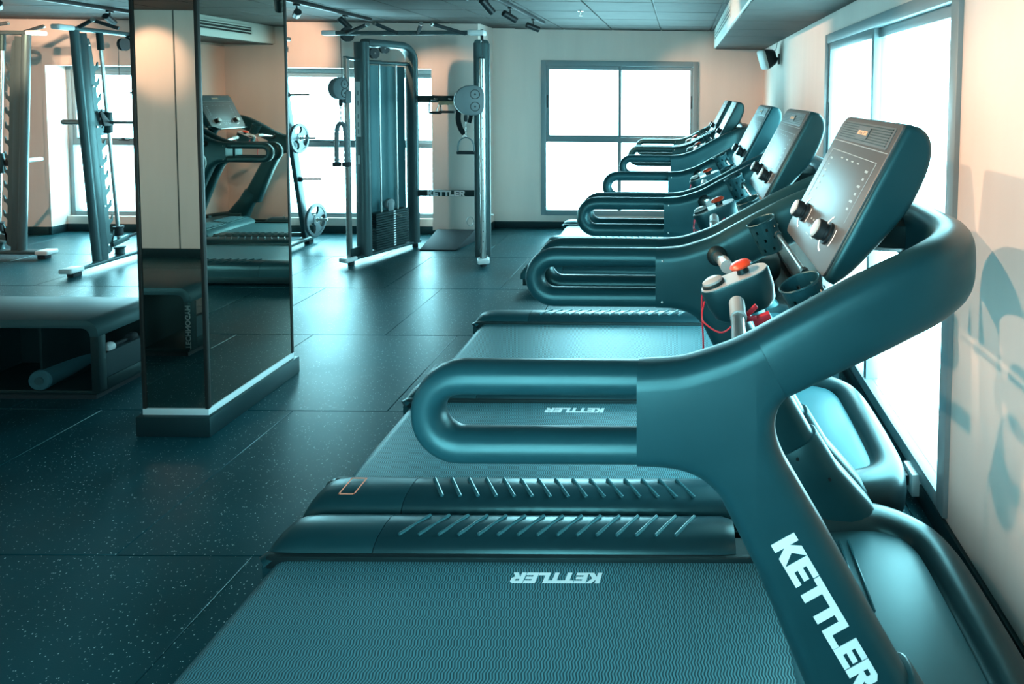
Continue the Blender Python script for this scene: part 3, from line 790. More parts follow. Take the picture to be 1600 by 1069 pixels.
def side_frame(foot, d, left):
    f = Vector((foot[0], foot[1], 0)); d = Vector((d[0], d[1], 0)).normalized(); nrm = Vector((-d.y, d.x, 0))
    def P(s, z, o=0): return f + d * s + nrm * o + Vector((0, 0, z))
    # foot beam
    MB().sweep([P(.07, .062), P(.86, .062)], .050, .020, 14, power=3).build('foot_beam', 'frame_paint', FT)
    MB().obox(P(.02, .062), d, nrm, (0, 0, 1), .065, .056, .023).build('foot_cap', 'bright_cap', FT, bevel=.015, seg=3)
    for s in (.05, .82): MB().lathe([(.030, 0), (.030, .03), (.022, .045)], P(s, 0)).build('foot', 'soft_black', FT)
    # inverted-U main frame
    z1 = 2.18; r = .16
    path = [P(.20, .06), P(.20, 1.2), P(.20, z1 - .02), P(.20, z1)]
    top = [P(.24, z1), P(.80 - r, z1)] + [P(.80 - r + r * math.sin(a), z1 - r + r * math.cos(a)) for a in [PI / 2 * k / 8 for k in range(1, 9)]] + [P(.80, 1.2), P(.80, .06)]
    MB().sweep(path, .045, .078, 14, up=tuple(nrm), power=3.5).build('front_upright', 'frame_paint', FT)
    MB().sweep(top, .040, .070, 14, up=tuple(nrm), power=3.5).build('rear_arch', 'frame_paint', FT)
    MB().sweep([P(.22, 1.99), P(.78, 1.99)], .022, .022, 10).build('cross_beam', 'frame_paint', FT)
    # shroud and stack
    MB().obox(P(.50, 1.13, .06), d, (0, 0, 1), nrm, .255, .83, .004).build('shroud', 'shroud_sheet', FT)
    MB().obox(P(.50, 1.13, -.06), d, (0, 0, 1), nrm, .255, .83, .004).build('shroud', 'shroud_sheet', FT) if not left else None
    for s in (.40, .60): MB().cyl(P(s, .08), P(s, 1.98), .009, n=10).build('guide_rod', 'steel', FT)
    wp = None
    for k in range(15):
        z = .10 + k * .025
        if wp is None:
            wp = MB().obox(P(.50, z), d, nrm, (0, 0, 1), .20, .048, .0108).build('stack_plate', 'plastic_dark', FT, bevel=.002, seg=1); w0 = z
        else: dup(wp, FT, (0, 0, z - w0))
    st = MB()
    for k in range(15): st.obox(P(.52, .10 + k * .025, -.049), d, (0, 0, 1), nrm, .012, .008, .0006)
    o = st.build('stack_numbers', 'print_white', FT); o['kind'] = 'stuff'
    MB().lathe([(.052, -.018), (.052, .018)], P(.50, .53), tuple(nrm), 20).build('stack_pulley', 'pulley_grey', FT, bevel=.004)
    MB().obox(P(.50, .48, -.022), d, (0, 0, 1), nrm, .036, .065, .003).build('pulley_bracket', 'pulley_grey', FT, bevel=.002)
    MB().cyl(P(.54, .42, -.05), P(.55, .40, -.11), .010, n=10).build('selector_pin', 'steel', FT)
    # top pulleys
    for s, z in ((.23, 2.10), (.34, 2.08), (.46, 2.14)):
        pu = MB().lathe([(.056, -.014), (.046, 0), (.056, .014)], P(s, z), tuple(nrm), 22).build('top_pulley', 'black_metal', FT, angle=30)
        MB().lathe([(.010, 0), (.010, .004)], P(s, z, -.014), tuple(-nrm), 10).build('axle', 'steel', pu)
    MB().lathe([(.068, -.012), (.058, 0), (.068, .012)], P(.05, 2.24), tuple(nrm), 22).build('top_pulley', 'black_metal', FT, angle=30)
    MB().cyl(P(-.02, 2.22), P(-.01, 1.75), .0025, n=6).build('cable', 'black_metal', FT)
    # chrome column with pin holes
    MB().sweep([P(.035, .09), P(.035, 2.02)], .020, .026, 12, up=tuple(nrm), power=4).build('chrome_column', 'steel', FT)
    hl = MB()
    for k in range(17): hl.obox(P(.035 - .0205, .25 + k * .10), nrm, (0, 0, 1), d, .004, .006, .0006)
    o = hl.build('pin_holes', 'black_metal', FT); o['kind'] = 'stuff'
    MB().beam(P(.02, 2.02), P(.20, 2.0), .028, .012).build('column_bracket', 'frame_paint', FT, bevel=.003)
    MB().obox(P(.08, .12), d, nrm, (0, 0, 1), .055, .03, .045).build('base_block', 'plastic_dark', FT, bevel=.008)
    # instruction placard and warning strip on the front face of the upright
    MB().obox(P(.20 - .0455, 1.52), nrm, (0, 0, 1), d, .032, .27, .0008).build('placard', 'sticker', FT)
    for k, z in enumerate((1.68, 1.58, 1.45, 1.37, 1.30)):
        MB().obox(P(.20 - .0468, z), nrm, (0, 0, 1), d, .010, .022, .0004).build('placard_picture', 'pulley_grey', FT)
    MB().obox(P(.20 - .0455, 1.02), nrm, (0, 0, 1), d, .016, .045, .0008).build('warning_label', 'sticker', FT)
    # pulley carriage
    zc = 1.62 if not left else 1.72
    fr = P(-.03, zc) + Vector((0 if left else -.10, 0, 0)); tow = (Vector((.55, -1, 0)) if not left else Vector((1, -.25, 0))).normalized(); sd = Vector((tow.y * -1, tow.x, 0))
    side = sd
    car = MB()
    hs = .74 if left else 1.0
    pr = [(.0, .145)] + arc((.02, .055), .088, PI / 2, -PI / 2 * .1, 6) + arc((.02, -.055), .088, PI / 2 * .1, -PI / 2, 6) + arc((-.02, 0), .142, -PI / 2, -3 * PI / 2, 10)
    Vv = [fr + side * a * hs + Vector((0, 0, b * hs)) + tow * t for t in (-.035, .035) for a, b in pr]; n = len(pr)
    car.add(Vv, [tuple(range(n)), tuple(range(2 * n - 1, n - 1, -1))] + [(i, n + i, n + (i + 1) % n, (i + 1) % n) for i in range(n)])
    cr = car.build('pulley_housing', 'pulley_grey', FT, bevel=.012, seg=2)
    for b in (.058 * hs, -.058 * hs):
        MB().lathe([(.046, .034), (.046, .0375), (.038, .0375), (.038, .034)], fr + side * .022 * hs + Vector((0, 0, b)), tuple(tow), 22, capped=False).build('housing_ring', 'black_metal', cr)
        MB().lathe([(.009, .034), (.009, .039)], fr + side * .022 * hs + Vector((0, 0, b)), tuple(tow), 12).build('axle', 'black_metal', cr)
    MB().obox(fr + d * .06 + Vector((0, 0, -.08)), d, nrm, (0, 0, 1), .03, .035, .06).build('slide_block', 'pulley_grey', FT, bevel=.006)
    hook = fr + Vector((0, 0, -.14 * hs)) - Vector((.0 if left else .06, 0, 0))
    MB().lathe([(.016, 0), (.018, -.02), (.018, -.05), (.010, -.065)], hook, (0, 0, 1), 14).build('cable_stop', 'soft_black', FT)
    return P, hook
PL, hookL = side_frame((-3.225, 5.775), (.411, .911), True)
PR, hookR = side_frame((-1.895, 5.765), (-.33, .944), False)
bm_ = MB().sweep([(-2.87, 6.52, 1.62), (-2.16, 6.52, 1.62)], .026, .038, 10, power=4).build('accessory_beam', 'plastic_dark', FT)
bl_ = MB().sweep([(-2.87, 6.50, .60), (-2.16, 6.50, .60)], .022, .034, 10, power=4).build('name_beam', 'plastic_dark', FT)
bar_text('beam_word', 'KETTLER', .060, (-2.73, 6.4765, .571), (1, 0, 0), (0, 0, 1), 'print_white', bl_)
for x in (-2.62, -2.47, -2.32): MB().cyl((x, 6.50, 1.62), (x, 6.42, 1.625), .008, n=8).build('hanging_peg', 'steel', FT)

# ---- attachments hanging on it, each a thing of its own
def chain(p0, p1, parent, n=6):
    p0, p1 = Vector(p0), Vector(p1)
    for k in range(n):
        c = p0.lerp(p1, (k + .5) / n); h = (p1 - p0).length / n * .62
        ax = Vector((1, 0, 0)) if k % 2 else Vector((0, 1, 0))
        pts = [c + ax * .007 * math.cos(a) + Vector((0, 0, h * math.sin(a))) for a in [2 * PI * i / 10 for i in range(10)]]
        MB().sweep(pts, .0038, .0038, 6, closed=True, up=tuple(ax.cross(Vector((0, 0, 1))))).build('chain_link', 'steel', parent)
SH = empty('stirrup_handle', tuple(hookR)); tag(SH, 'black stirrup handle hanging on a chain from the disc-shaped pulley', 'handle')
hz = -.08
chain((0, 0, -.06), (0, 0, -.21), SH, 6)
MB().sweep([(.075 * math.cos(a), 0, -.30 + .085 * math.sin(a)) for a in [PI * k / 12 for k in range(13)]] , .006, .016, 8, up=(0, 1, 0)).build('loop', 'pulley_grey', SH)
MB().sweep([(-.075, 0, -.30), (-.078, 0, -.36)], .006, .016, 8, up=(0, 1, 0)).build('loop_side', 'pulley_grey', SH)
MB().sweep([(.075, 0, -.30), (.078, 0, -.36)], .006, .016, 8, up=(0, 1, 0)).build('loop_side', 'pulley_grey', SH)
MB().cyl((-.085, 0, -.36), (.085, 0, -.36), .017, n=14).build('grip', 'soft_black', SH)
RP = empty('tricep_rope', tuple(hookL)); tag(RP, 'grey twisted triceps rope with two knotted ends on the left pulley', 'rope')
chain((0, 0, -.06), (0, 0, -.22), RP, 6)
for s in (-1, 1):
    pts = smooth_path([(0, 0, -.22), (s * .035, 0, -.27), (s * .046, 0, -.42), (s * .046, 0, -.60)], 12)
    rr = [.020 + .0025 * math.sin(k * 1.9) for k in range(len(pts))]
    MB().sweep(pts, rr, rr, 10, up=(0, 1, 0)).build('rope_strand', 'pulley_grey', RP)
    MB().lathe([(.024, .012), (.040, .008), (.040, -.026), (.024, -.034)], (s * .046, 0, -.61), (0, 0, 1), 14).build('rope_end', 'soft_black', RP)
DH = empty('d_handle', (-2.62, 6.42, 1.615)); tag(DH, 'black D-shaped cable grip, leftmost on the accessory beam', 'handle')
MB().sweep([(-.045, 0, 0), (-.055, 0, -.05), (-.058, 0, -.14), (.075, 0, -.14), (.06, 0, -.05), (.03, 0, -.005)], .008, .008, 8, closed=True, up=(0, 1, 0)).build('bail', 'plastic_dark', DH)
MB().cyl((-.05, 0, -.14), (.068, 0, -.14), .014, n=12).build('grip', 'soft_black', DH)
RH = empty('row_handle', (-2.47, 6.42, 1.60)); tag(RH, 'chrome double-grip row handle with pale wooden bar on the accessory beam', 'handle')
MB().cyl((-.10, 0, -.02), (.10, 0, -.02), .022, n=14).build('wooden_bar', 'wood', RH)
for s in (-1, 1):
    MB().sweep([(s * .10, 0, -.02), (s * .13, 0, -.11), (s * .07, 0, -.11)], .008, .008, 8, closed=True, up=(0, 1, 0)).build('side_bail', 'steel', RH)
MB().cyl((-.10, 0, -.115), (.06, 0, -.115), .013, n=12).build('grip', 'soft_black', RH)
AS = empty('ankle_strap', (-2.31, 6.42, 1.61)); tag(AS, 'black ankle strap with buckle hanging from the accessory beam', 'strap')
MB().sweep(smooth_path([(-.01, 0, 0), (-.045, 0, -.08), (-.06, 0, -.20), (-.035, 0, -.30), (.005, 0, -.36)], 6), .028, .005, 8, up=(0, 1, 0)).build('strap', 'soft_black', AS)
MB().sweep(smooth_path([(.02, .02, -.02), (.06, .02, -.09), (.068, .02, -.17), (.05, .02, -.24)], 6), .022, .005, 8, up=(0, 1, 0)).build('strap_tail', 'soft_black', AS)
MB().sweep([(-.015, 0, -.36), (.035, 0, -.365), (.035, 0, -.40), (-.01, 0, -.40)], .003, .004, 6, closed=True, up=(0, 1, 0)).build('buckle', 'steel', AS)
CL = empty('carabiner', tuple(PR(.17, .42, .06))); tag(CL, 'small steel carabiner hooked low on the right frame of the cable trainer', 'clip')
MB().sweep([(-.06 + .035 * math.cos(a), 0, .045 * math.sin(a)) for a in [2 * PI * k / 12 for k in range(12)]], .004, .004, 6, closed=True, up=(0, 1, 0)).build('ring', 'steel', CL)

# ---- floor wedge
mbw = MB().add([(-2.775, 6.36, 0), (-2.385, 6.36, 0), (-2.32, 6.80, 0), (-2.76, 6.80, 0), (-2.775, 6.36, .012), (-2.385, 6.36, .012), (-2.32, 6.80, .135), (-2.76, 6.80, .135)],
               [(0, 3, 2, 1), (4, 5, 6, 7), (0, 1, 5, 4), (1, 2, 6, 5), (2, 3, 7, 6), (3, 0, 4, 7)])
tag(mbw.build('slant_board', 'soft_black', None, bevel=.006), 'black rubber slant board on the floor under the lettered crossbar', 'wedge')

# ---- weight plates
def weight_plate(c, axis, R, t, label, group=None):
    ax = Vector(axis).normalized()
    root = empty('weight_plate', c); tag(root, label, 'weight plate', group)
    rim = [(R * .80, -t * .5), (R * .96, -t * .5), (R, -t * .3), (R, t * .3), (R * .96, t * .5), (R * .80, t * .5)]
    MB().lathe(rim + [rim[0]], (0, 0, 0), ax, 36, capped=False).build('rim', 'plate_iron', root, angle=30)
    hub = [(R * .13, -t * .5), (R * .34, -t * .5), (R * .36, 0), (R * .34, t * .5), (R * .13, t * .5)]
    MB().lathe(hub + [hub[0]], (0, 0, 0), ax, 28, capped=False).build('hub', 'plate_iron', root, angle=30)
    MB().lathe([(R * .128, -t * .55), (R * .17, -t * .55), (R * .17, t * .55), (R * .128, t * .55), (R * .128, -t * .55)], (0, 0, 0), ax, 20, capped=False).build('sleeve_ring', 'steel', root, angle=30)
    X = ax.orthogonal().normalized(); Y = ax.cross(X)
    for k in range(3):
        pts = []
        for r in (.33, .60, .83):
            row = []
            for i in range(7):
                a = 2 * PI * k / 3 + (-.5 + i / 6) * (1.15 if r < .5 or r > .7 else .85)
                row.append((X * math.cos(a) + Y * math.sin(a)) * R * r)
            pts.append(row)
        V = [p + ax * z for z in (-t * .36, t * .36) for row in pts for p in row]; Fc = []
        for base in (0, 21):
            for j in range(2):
                for i in range(6): Fc.append((base + j * 7 + i, base + j * 7 + i + 1, base + (j + 1) * 7 + i + 1, base + (j + 1) * 7 + i))
        for j in range(2):
            for i in (0, 6): Fc.append((j * 7 + i, (j + 1) * 7 + i, 21 + (j + 1) * 7 + i, 21 + j * 7 + i))
        MB().add(V, Fc).build('web', 'plate_iron', root)
    return root

# ---- smith machines
def smith(loc, rz, bar_z, bar_lo, bar_hi, hw=.6):
    S = empty('smith_machine', loc, rz)
    lean = .13 / 2.1
    for s in (-1, 1):
        x = s * hw
        # foot
        MB().sweep([(x, -.16, .065), (x, 1.16, .065)], .055, .021, 14, power=3).build('foot_beam', 'frame_paint', S)
        MB().box(x - .06, x + .06, -.26, -.13, .042, .088).build('foot_cap', 'bright_cap', S, bevel=.016, seg=3)
        for y in (-.17, 1.08): MB().box(x - .03, x + .03, y - .04, y + .04, 0, .044).build('foot', 'soft_black', S, bevel=.004)
        # upright: round tube + box
        def Y(y, z): return y + (.13 - lean * z) - .06
        MB().cyl((x, Y(-.02, .08), .08), (x, Y(-.02, 2.22), 2.22), .034, n=18).build('upright_tube', 'frame_paint', S)
        MB().beam((x, Y(.035, .08), .08), (x, Y(.035, 2.20), 2.20), .026, .034, up=(0, 1, 0)).build('upright_box', 'frame_paint', S, bevel=.004)
        # notched catch plate
        poly = [(.062, .12), (.062, 2.16), (.105, 2.16), (.118, 2.10)]
        z = 1.93; k = 0
        while z > .22:
            poly += [(.128, z - .02), (.150, z - .022), (.166, z + .016), (.172, z + .014), (.166, z - .045), (.142, z - .062), (.128, z - .085)]
            z -= .146
        poly += [(.14, .26), (.13, .14), (.10, .12)]
        MB().prism([(Y(a, b), b) for a, b in poly], x - .005, x + .005, 'x').build('catch_plate', 'frame_paint', S)
        for zz in (2.10, 1.72, 1.34, .96, .58, .2):
            MB().lathe([(.011, 0), (.011, .004), (.006, .006)], (x + .005, Y(.10, zz), zz), (1, 0, 0), 12).build('bolt', 'steel', S)
        # guide rod with bushings
        MB().cyl((x, Y(.215, .20), .20), (x, Y(.215, 2.18), 2.18), .0155, n=14).build('guide_rod', 'steel', S)
        MB().cyl((x, Y(.215, 2.06), 2.06), (x, Y(.215, 2.22), 2.22), .026, n=14).build('rod_socket', 'plastic_dark', S)
        MB().lathe([(.042, 0), (.036, .01), (.036, .05), (.046, .055), (.046, .07), (.03, .075)], (x, Y(.215, .19), .09), (0, 0, 1), 18).build('rod_socket', 'plastic_dark', S)
        MB().lathe([(.030, 0), (.036, .01), (.036, .07), (.042, .075), (.042, .09)], (x, Y(.215, .30), .27), (0, 0, 1), 18).build('rubber_stop', 'soft_black', S)
        st = MB().beam((x + .012, Y(.13, .2), .20), (x + .012, Y(.30, .25), .235), .012, .028).build('safety_stop', 'frame_paint', S, bevel=.005)
        MB().cyl((x + .012, Y(.28, .24), .235), (x + .012, Y(.40, .26), .25), .013, n=10).build('stop_handle', 'soft_black', st)
        # top beam, cap, grips
        MB().sweep([(x, -.12, 2.235), (x, .80, 2.235)], .032, .022, 12, power=3).build('top_beam', 'frame_paint', S)
        MB().box(x - .04, x + .04, -.26, -.11, 2.213, 2.258).build('end_cap', 'bright_cap', S, bevel=.014, seg=3)
        grip((x + .0, -.06, 2.24), (x + .16, -.08, 2.315), S)
        grip((x + .30, .02, 2.25), (x + .14, -.06, 2.315), S) if s < 0 else grip((x - .30, .02, 2.25), (x - .14, -.06, 2.315), S)
        # rear brace
        MB().beam((x, .62, 2.22), (x, 1.04, .08), .022, .045, up=(0, 1, 0)).build('rear_brace', 'frame_paint', S, bevel=.005)
        pz = [.28, .74, 1.19, 1.65]
        for z in pz:
            yb = .62 + (2.22 - z) / 2.14 * .42
            pg = MB().cyl((x + s * .02, yb, z), (x + s * .26, yb, z + .006), .0125, n=12).build('plate_peg', 'steel', S)
            MB().lathe([(.028, 0), (.028, .02), (.020, .03)], (x + s * .02, yb, z), (s, 0, 0), 14).build('peg_collar', 'soft_black', pg)
        MB().lathe([(.062, -.014), (.05, 0), (.062, .014)], (x + .03, .36, 2.13), (1, 0, 0), 22).build('pulley', 'black_metal', S, angle=30)
        MB().cyl((x + .03, .30, 2.12), (x + .03, .30, bar_z + .05), .0025, n=6).build('counter_cable', 'black_metal', S)
        MB().beam((x + .03, .42, 2.22), (x + .03, .66, 1.80), .02, .03, up=(0, 1, 0)).build('strut', 'plastic_dark', S, bevel=.004)
        # bar carriage and hook
        yb = Y(.215, bar_z)
        cg = MB().lathe([(.030, -.10), (.034, -.09), (.034, .09), (.030, .10)], (x, yb, bar_z), (0, 0, 1), 16).build('bar_carriage', 'plastic_dark', S)
        MB().prism([(yb - .11, bar_z + .10), (yb - .09, bar_z + .115), (yb - .02, bar_z + .02), (yb + .03, bar_z), (yb + .02, bar_z - .03), (yb - .07, bar_z - .03), (yb - .085, bar_z + .02)], x + .018, x + .034, 'x').build('catch_hook', 'black_metal', cg, bevel=.003)
    MB().cyl((-hw + .02, .98, .12), (hw - .02, .98, .12), .025, n=12).build('rear_tie', 'frame_paint', S)
    MB().cyl((-hw + .02, .76, 2.235), (hw - .02, .76, 2.235), .025, n=12).build('top_tie', 'frame_paint', S)
    yb = .215 + (.13 - lean * bar_z) - .06
    b = MB().cyl((-hw, yb, bar_z), (hw, yb, bar_z), .0145, n=14).build('barbell', 'steel', S)
    for s, ext in ((-1, bar_lo), (1, bar_hi)):
        MB().cyl((s * (hw + .02), yb, bar_z), (s * (hw + ext), yb, bar_z), .0245, n=16).build('bar_sleeve', 'steel', b)
        MB().lathe([(.036, 0), (.036, .012)], (s * (hw + .015), yb, bar_z), (s, 0, 0), 16).build('bar_collar', 'black_metal', b)
        MB().lathe([(.026, 0), (.022, .008)], (s * (hw + ext), yb, bar_z), (s, 0, 0), 16).build('sleeve_tip', 'black_metal', b)
    return S, yb
SA, ybA = smith((-4.79, 5.56, 0), 0, 1.375, .42, .22, .67)
tag(SA, 'dark smith machine standing behind the mirrored pillar', 'exercise machine', 'smith machines')
SB, ybB = smith((-6.50, 5.36, 0), PI / 2, .95, .30, .38)
tag(SB, 'dark smith machine at the left edge of the picture', 'exercise machine', 'smith machines')
weight_plate((-5.535, 5.56 + ybA, 1.375), (1, 0, 0), .125, .035, 'small black plate on the left bar end of the smith machine behind the pillar')
def peg_y(z): return 5.56 + .62 + (2.22 - z) / 2.14 * .42
weight_plate((-4.04, peg_y(1.19), 1.19), (1, 0, 0), .160, .030, 'upper grey three-hole plate on the storage pegs right of the pillar', 'plates on storage pegs')
weight_plate((-3.99, peg_y(.28), .28), (1, 0, 0), .185, .032, 'lowest grey three-hole plate on the storage pegs right of the pillar', 'plates on storage pegs')
weight_plate((-5.58, peg_y(1.65), 1.65), (1, 0, 0), .085, .03, 'small dark plate left of the pillar on a high storage peg', 'plates on storage pegs')

# ---- storage benches
def bench(loc, text=False):
    """origin at floor, right-hand near corner; runs to -x and +y"""
    Bn = empty('storage_bench', loc)
    L, D, H, R = 1.40, .37, .45, .075
    outer = [(-L, .05), (-L, H - R)] + [(-L + R - R * math.cos(a), H - R + R * math.sin(a)) for a in [PI / 2 * k / 6 for k in range(1, 7)]] + [(-R + R * math.sin(a), H - R + R * math.cos(a)) for a in [PI / 2 * k / 6 for k in range(0, 7)]] + [(0, .05)]
    t = .045; r = R - t * .7
    # padded top bow (upper part only)
    up = [(-L, .36)] + outer[1:-1] + [(0, .36)]
    inn = [(-t, .36)] + [(-t - r + r * math.cos(a), H - t - r + r * math.sin(a)) for a in [PI / 2 * k / 5 for k in range(0, 6)]] + [(-L + t + r - r * math.sin(a), H - t - r + r * math.cos(a)) for a in [PI / 2 * k / 5 for k in range(0, 6)]] + [(-L + t, .36)]
    MB().prism(up + inn, 0, D, 'y').build('padded_top', 'bench_pad', Bn, bevel=.008, seg=2, bev_angle=60)
    for x0 in (-t, -L):
        e = MB().box(x0, x0 + t, 0, .045, .05, .36).box(x0, x0 + t, D - .045, D, .05, .36).box(x0, x0 + t, .045, D - .045, .05, .115)
        e.build('end_frame', 'bench_body', Bn, bevel=.005)
        MB().box(x0 + .006, x0 + t - .004, .045, D - .045, .115, .25).build('end_tray', 'tray_fabric', Bn, bevel=.003)
    MB().box(-L + .03, -.03, .015, D - .015, .03, .055).build('bottom_board', 'bench_body', Bn, bevel=.006)
    MB().box(-L + .05, -.05, .03, D - .03, 0, .032).build('plinth', 'soft_black', Bn)
    MB().box(-L + t, -t, D * .94, D * .97, .055, H - t).build('back_panel', 'bench_body', Bn) if not text else None
    for x in (-.33, -.80): MB().box(x - .006, x + .006, .02, D - .03, .055, H - t).build('divider', 'bench_body', Bn)
    if text:
        font_text('side_word', 'TECHNOGYM', .045, 'print_dim', Bn, frame((-.022, D + .001, .20), (0, 0, 1), (1, 0, 0)), .01)
    return Bn
B1 = bench((-3.13, 3.20, 0)); tag(B1, 'low black storage bench with rounded corner left of the mirrored pillar', 'bench', 'storage benches')
B2 = bench((-3.07, 1.68, 0), True); tag(B2, 'lettered black storage bench seen only reflected in the pillar mirror', 'bench', 'storage benches')
card = MB().box(-.39, -.385, .255, .30, .13, .24).build('label_card', 'print_white', B1); MB().box(-.3903, -.3847, .255, .30, .232, .242).build('label_band', 'print_orange', card)
card.location = (0.0, 0, 0)
rl = empty('foam_roller', (-3.46, 3.205, .112)); tag(rl, 'teal foam roller lying in the open compartment of the low bench', 'foam roller')
dv = Vector((-.05, .33, 0)).normalized()
MB().lathe([(.022, .0), (.05, .0), (.056, .008), (.056, .31), (.05, .318), (.022, .318)], (0, 0, 0), dv, 28).build('roller_foam', 'foam', rl, angle=30)
MB().lathe([(.022, -.004), (.022, .01)], (0, 0, 0), dv, 20).build('roller_core', 'bench_pad', rl)
hw = empty('hand_weight', (-3.155, 3.36, .262)); tag(hw, 'small black hand weight with a white end in the side tray of the low bench', 'dumbbell')
MB().cyl((-.012, -.06, 0), (-.012, .06, 0), .012, n=12).build('grip', 'soft_black', hw)
MB().lathe([(.024, -.02), (.028, -.012), (.028, .012), (.024, .02)], (-.012, .075, .0), (0, 1, 0), 16).build('end_weight', 'soft_black', hw)
MB().lathe([(.024, -.02), (.028, -.012), (.028, .012), (.024, .02)], (-.012, -.065, .0), (0, 1, 0), 16).build('end_weight', 'bright_cap', hw)

# ================================================================== fittings
# track lights
def track(x, y0, y1, label):
    t = MB().box(x - .017, x + .017, y0, y1, ZC - .034, ZC - .001).build('light_track', 'black_metal', None, bevel=.003)
    tag(t, label, 'light track', 'ceiling light tracks'); return t
track(-1.50, .2, 6.62, 'black ceiling track nearest the treadmills')
track(-3.32, .2, 6.48, 'black ceiling track running above the mirrored pillar side')
track(-5.49, .2, 6.1, 'black ceiling track above the smith machines')
def spot(p, aim, power, label, size=42):
    p = Vector(p); d = (Vector(aim) - p).normalized()
    r = empty('track_spotlight', p); tag(r, label, 'spotlight', 'black track spotlights')
    MB().box(-.014, .014, -.03, .03, .062, .0805).build('adapter', 'black_metal', r, bevel=.003)
    MB().cyl((0, 0, .02), (0, 0, .065), .007, n=10).build('stem', 'black_metal', r)
    b = MB().lathe([(.026, -.075), (.030, -.07), (.030, .06), (.027, .062), (.026, .045)], (0, 0, -.005), d, 22).build('lamp_body', 'black_metal', r, angle=30)
    MB().lathe([(.0255, .046), (.010, .049)], (0, 0, -.005), d, 20).build('lens', 'lamp_lens', b)
    l = bpy.data.lights.new('spot_bulb', 'SPOT'); l.energy = power; l.color = (1.0, 0.66, 0.44); l.spot_size = math.radians(size); l.spot_blend = .7; l.shadow_soft_size = .02
    o = bpy.data.objects.new('spot_bulb', l); COL.objects.link(o); o.parent = r; o.location = d * .075
    o.rotation_euler = d.to_track_quat('-Z', 'Y').to_euler()
ZS = ZC - .115
SP = 1.35
spot((-1.50, 4.70, ZS), (-.6, 6.2, 1.0), 60 * SP, 'leftmost of three spotlights on the track near the treadmills, cut by the picture top')
spot((-1.50, 5.32, ZS), (.3, 7.4, 1.2), 60 * SP, 'middle of three spotlights on the track near the treadmills')
spot((-1.50, 6.15, ZS), (.6, 7.45, 1.6), 50 * SP, 'spotlight at the far end of the track near the treadmills')
spot((-3.32, 5.25, ZS), (-4.6, 6.9, 2.1), 100 * SP, 'spotlight right of the pillar top, aimed back at the wall')
spot((-3.32, 6.0, ZS), (-2.6, 6.95, 1.3), 25 * SP, 'spotlight hanging above the left end of the cable trainer', 80)
spot((-5.49, 5.85, ZS), (-5.8, 6.9, 1.9), 90 * SP, 'spotlight just left of the pillar top above the smith machine')
spot((-5.49, 4.9, ZS), (-7.6, 6.9, 1.9), 150 * SP, 'spotlight on the smith machine track aimed at the left wall')
spot((-5.49, .55, ZS), (-5.25, -.25, 2.0), 38 * SP, 'spotlight lighting the wall reflected in the pillar mirror', 50)
spot((-1.50, 3.4, ZS), (1.0, 2.0, 1.7), 75 * SP, 'spotlight over the treadmill row aimed at the window wall')
spot((-1.50, 2.3, ZS), (1.0, 1.5, 1.4), 75 * SP, 'second spotlight over the treadmill row aimed at the window wall')
spot((-1.50, 1.2, ZS), (1.0, 1.9, 1.3), 75 * SP, 'spotlight near the camera aimed at the window wall')
spot((-1.50, 4.1, ZS), (1.0, 4.9, 1.9), 90 * SP, 'spotlight over the treadmill row aimed at the wall beyond the window')
spot((-5.49, 2.0, ZS), (-5.2, -.25, .9), 45 * SP, 'added unseen spotlight over the benches aimed low at the wall behind the camera', 75)  # extra lamp added to warm the wall that the pillar mirror shows
spot((-5.49, 3.6, ZS), (-7.4, 6.9, .9), 120 * SP, 'added unseen spotlight over the open floor, warming light aimed low at the left window wall', 60)  # added out of view to give the left wall a warmer tone
# sprinkler
s_ = empty('sprinkler', (-.957, 5.757, ZC)); tag(s_, 'small chrome sprinkler head in the ceiling', 'sprinkler')
MB().lathe([(.030, 0), (.030, -.006), (.012, -.010), (.010, -.03), (.006, -.032)], (0, 0, 0), (0, 0, 1), 18).build('sprinkler_body', 'steel', s_)
MB().lathe([(.018, -.045), (.018, -.048)], (0, 0, 0), (0, 0, 1), 16).build('deflector', 'steel', s_)
for s in (-1, 1): MB().cyl((s * .009, 0, -.03), (s * .009, 0, -.046), .002, n=6).build('yoke', 'steel', s_)
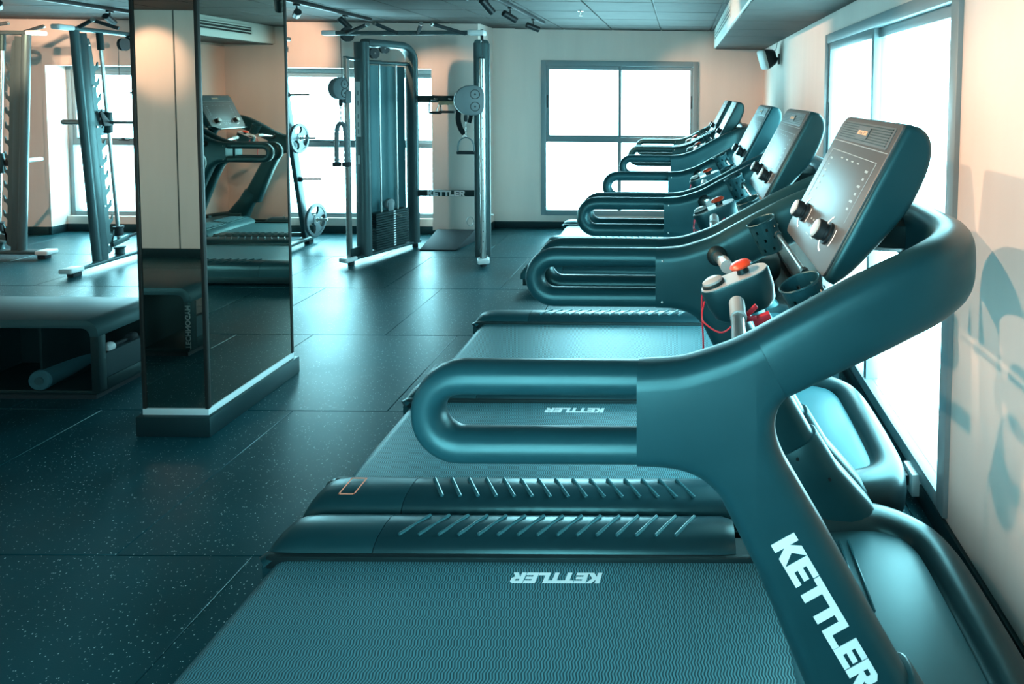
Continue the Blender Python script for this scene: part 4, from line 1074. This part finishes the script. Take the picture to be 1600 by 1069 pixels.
# wall speaker
sk = empty('wall_speaker', (1.03, 6.30, 2.08)); tag(sk, 'black wall loudspeaker with pale grille under the soffit', 'speaker')
sd_ = Vector((-.85, -.35, -.30)).normalized(); sx = Vector((-.38, .92, 0)).normalized(); su = sx.cross(sd_) * 1
if su.z < 0: su = -su
cc = Vector((-.125, -.02, -.0))
def sp_ring(k, dd, r=.03): return [cc + sd_ * dd + sx * a * k + su * b * k for a, b in rrect(-.075, .075, -.105, .105, .035, 4)]
lev = [(-.085, .55), (-.06, .75), (.02, .96), (.05, 1.0)]
V = []; Fc = []; n = len(sp_ring(1, 0))
for dd, k in lev: V += sp_ring(k, dd)
for i in range(len(lev) - 1):
    for k in range(n): Fc.append((i * n + k, i * n + (k + 1) % n, (i + 1) * n + (k + 1) % n, (i + 1) * n + k))
Fc += [tuple(range(n)), tuple(range((len(lev) - 1) * n, len(lev) * n))]
MB().add(V, Fc).build('cabinet', 'black_metal', sk, angle=45)
V = sp_ring(.99, .050) + sp_ring(.97, .066) + sp_ring(.80, .074); Fc = []
for i in range(2):
    for k in range(n): Fc.append((i * n + k, i * n + (k + 1) % n, (i + 1) * n + (k + 1) % n, (i + 1) * n + k))
Fc.append(tuple(range(2 * n, 3 * n)))
MB().add(V, Fc).build('grille', 'speaker_grille', sk, angle=45)
MB().box(-.012, 0, -.03, .03, -.06, .05).cyl((-.01, 0, 0), (-.06, -.005, .0), .014, n=10).build('wall_bracket', 'black_metal', sk)
MB().sweep(smooth_path([(-.06, 0, .07), (-.035, .0, .10), (-.03, .0, .13), (-.02, 0, .19)], 4), .003, .003, 6).build('speaker_cable', 'black_metal', sk)
# socket and plug
so = empty('wall_socket', (1.03, 2.47, .0)); tag(so, 'white wall socket with plug low beneath the side window', 'socket')
MB().box(-.05, 0, -.05, .05, .03, .125).build('socket_box', 'socket_white', so, bevel=.004)
pg = MB().box(-.075, -.05, -.022, .022, .06, .105).build('plug', 'black_metal', so, bevel=.004)
MB().box(-.11, -.076, -.022, .022, .05, .10).build('plug_top', 'socket_white', so, bevel=.006)
MB().sweep(smooth_path([(-.09, 0, .05), (-.095, .0, .025), (-.10, .02, .006), (-.07, .10, .005), (-.06, .3, .005)], 4), .004, .004, 6).build('flex', 'black_metal', so)
# wall joint reflected in the mirror
tag(MB().box(-5.05, -5.04, YF, YF + .004, .09, ZC).build('trim_2', 'baseboard', None), kind='structure')
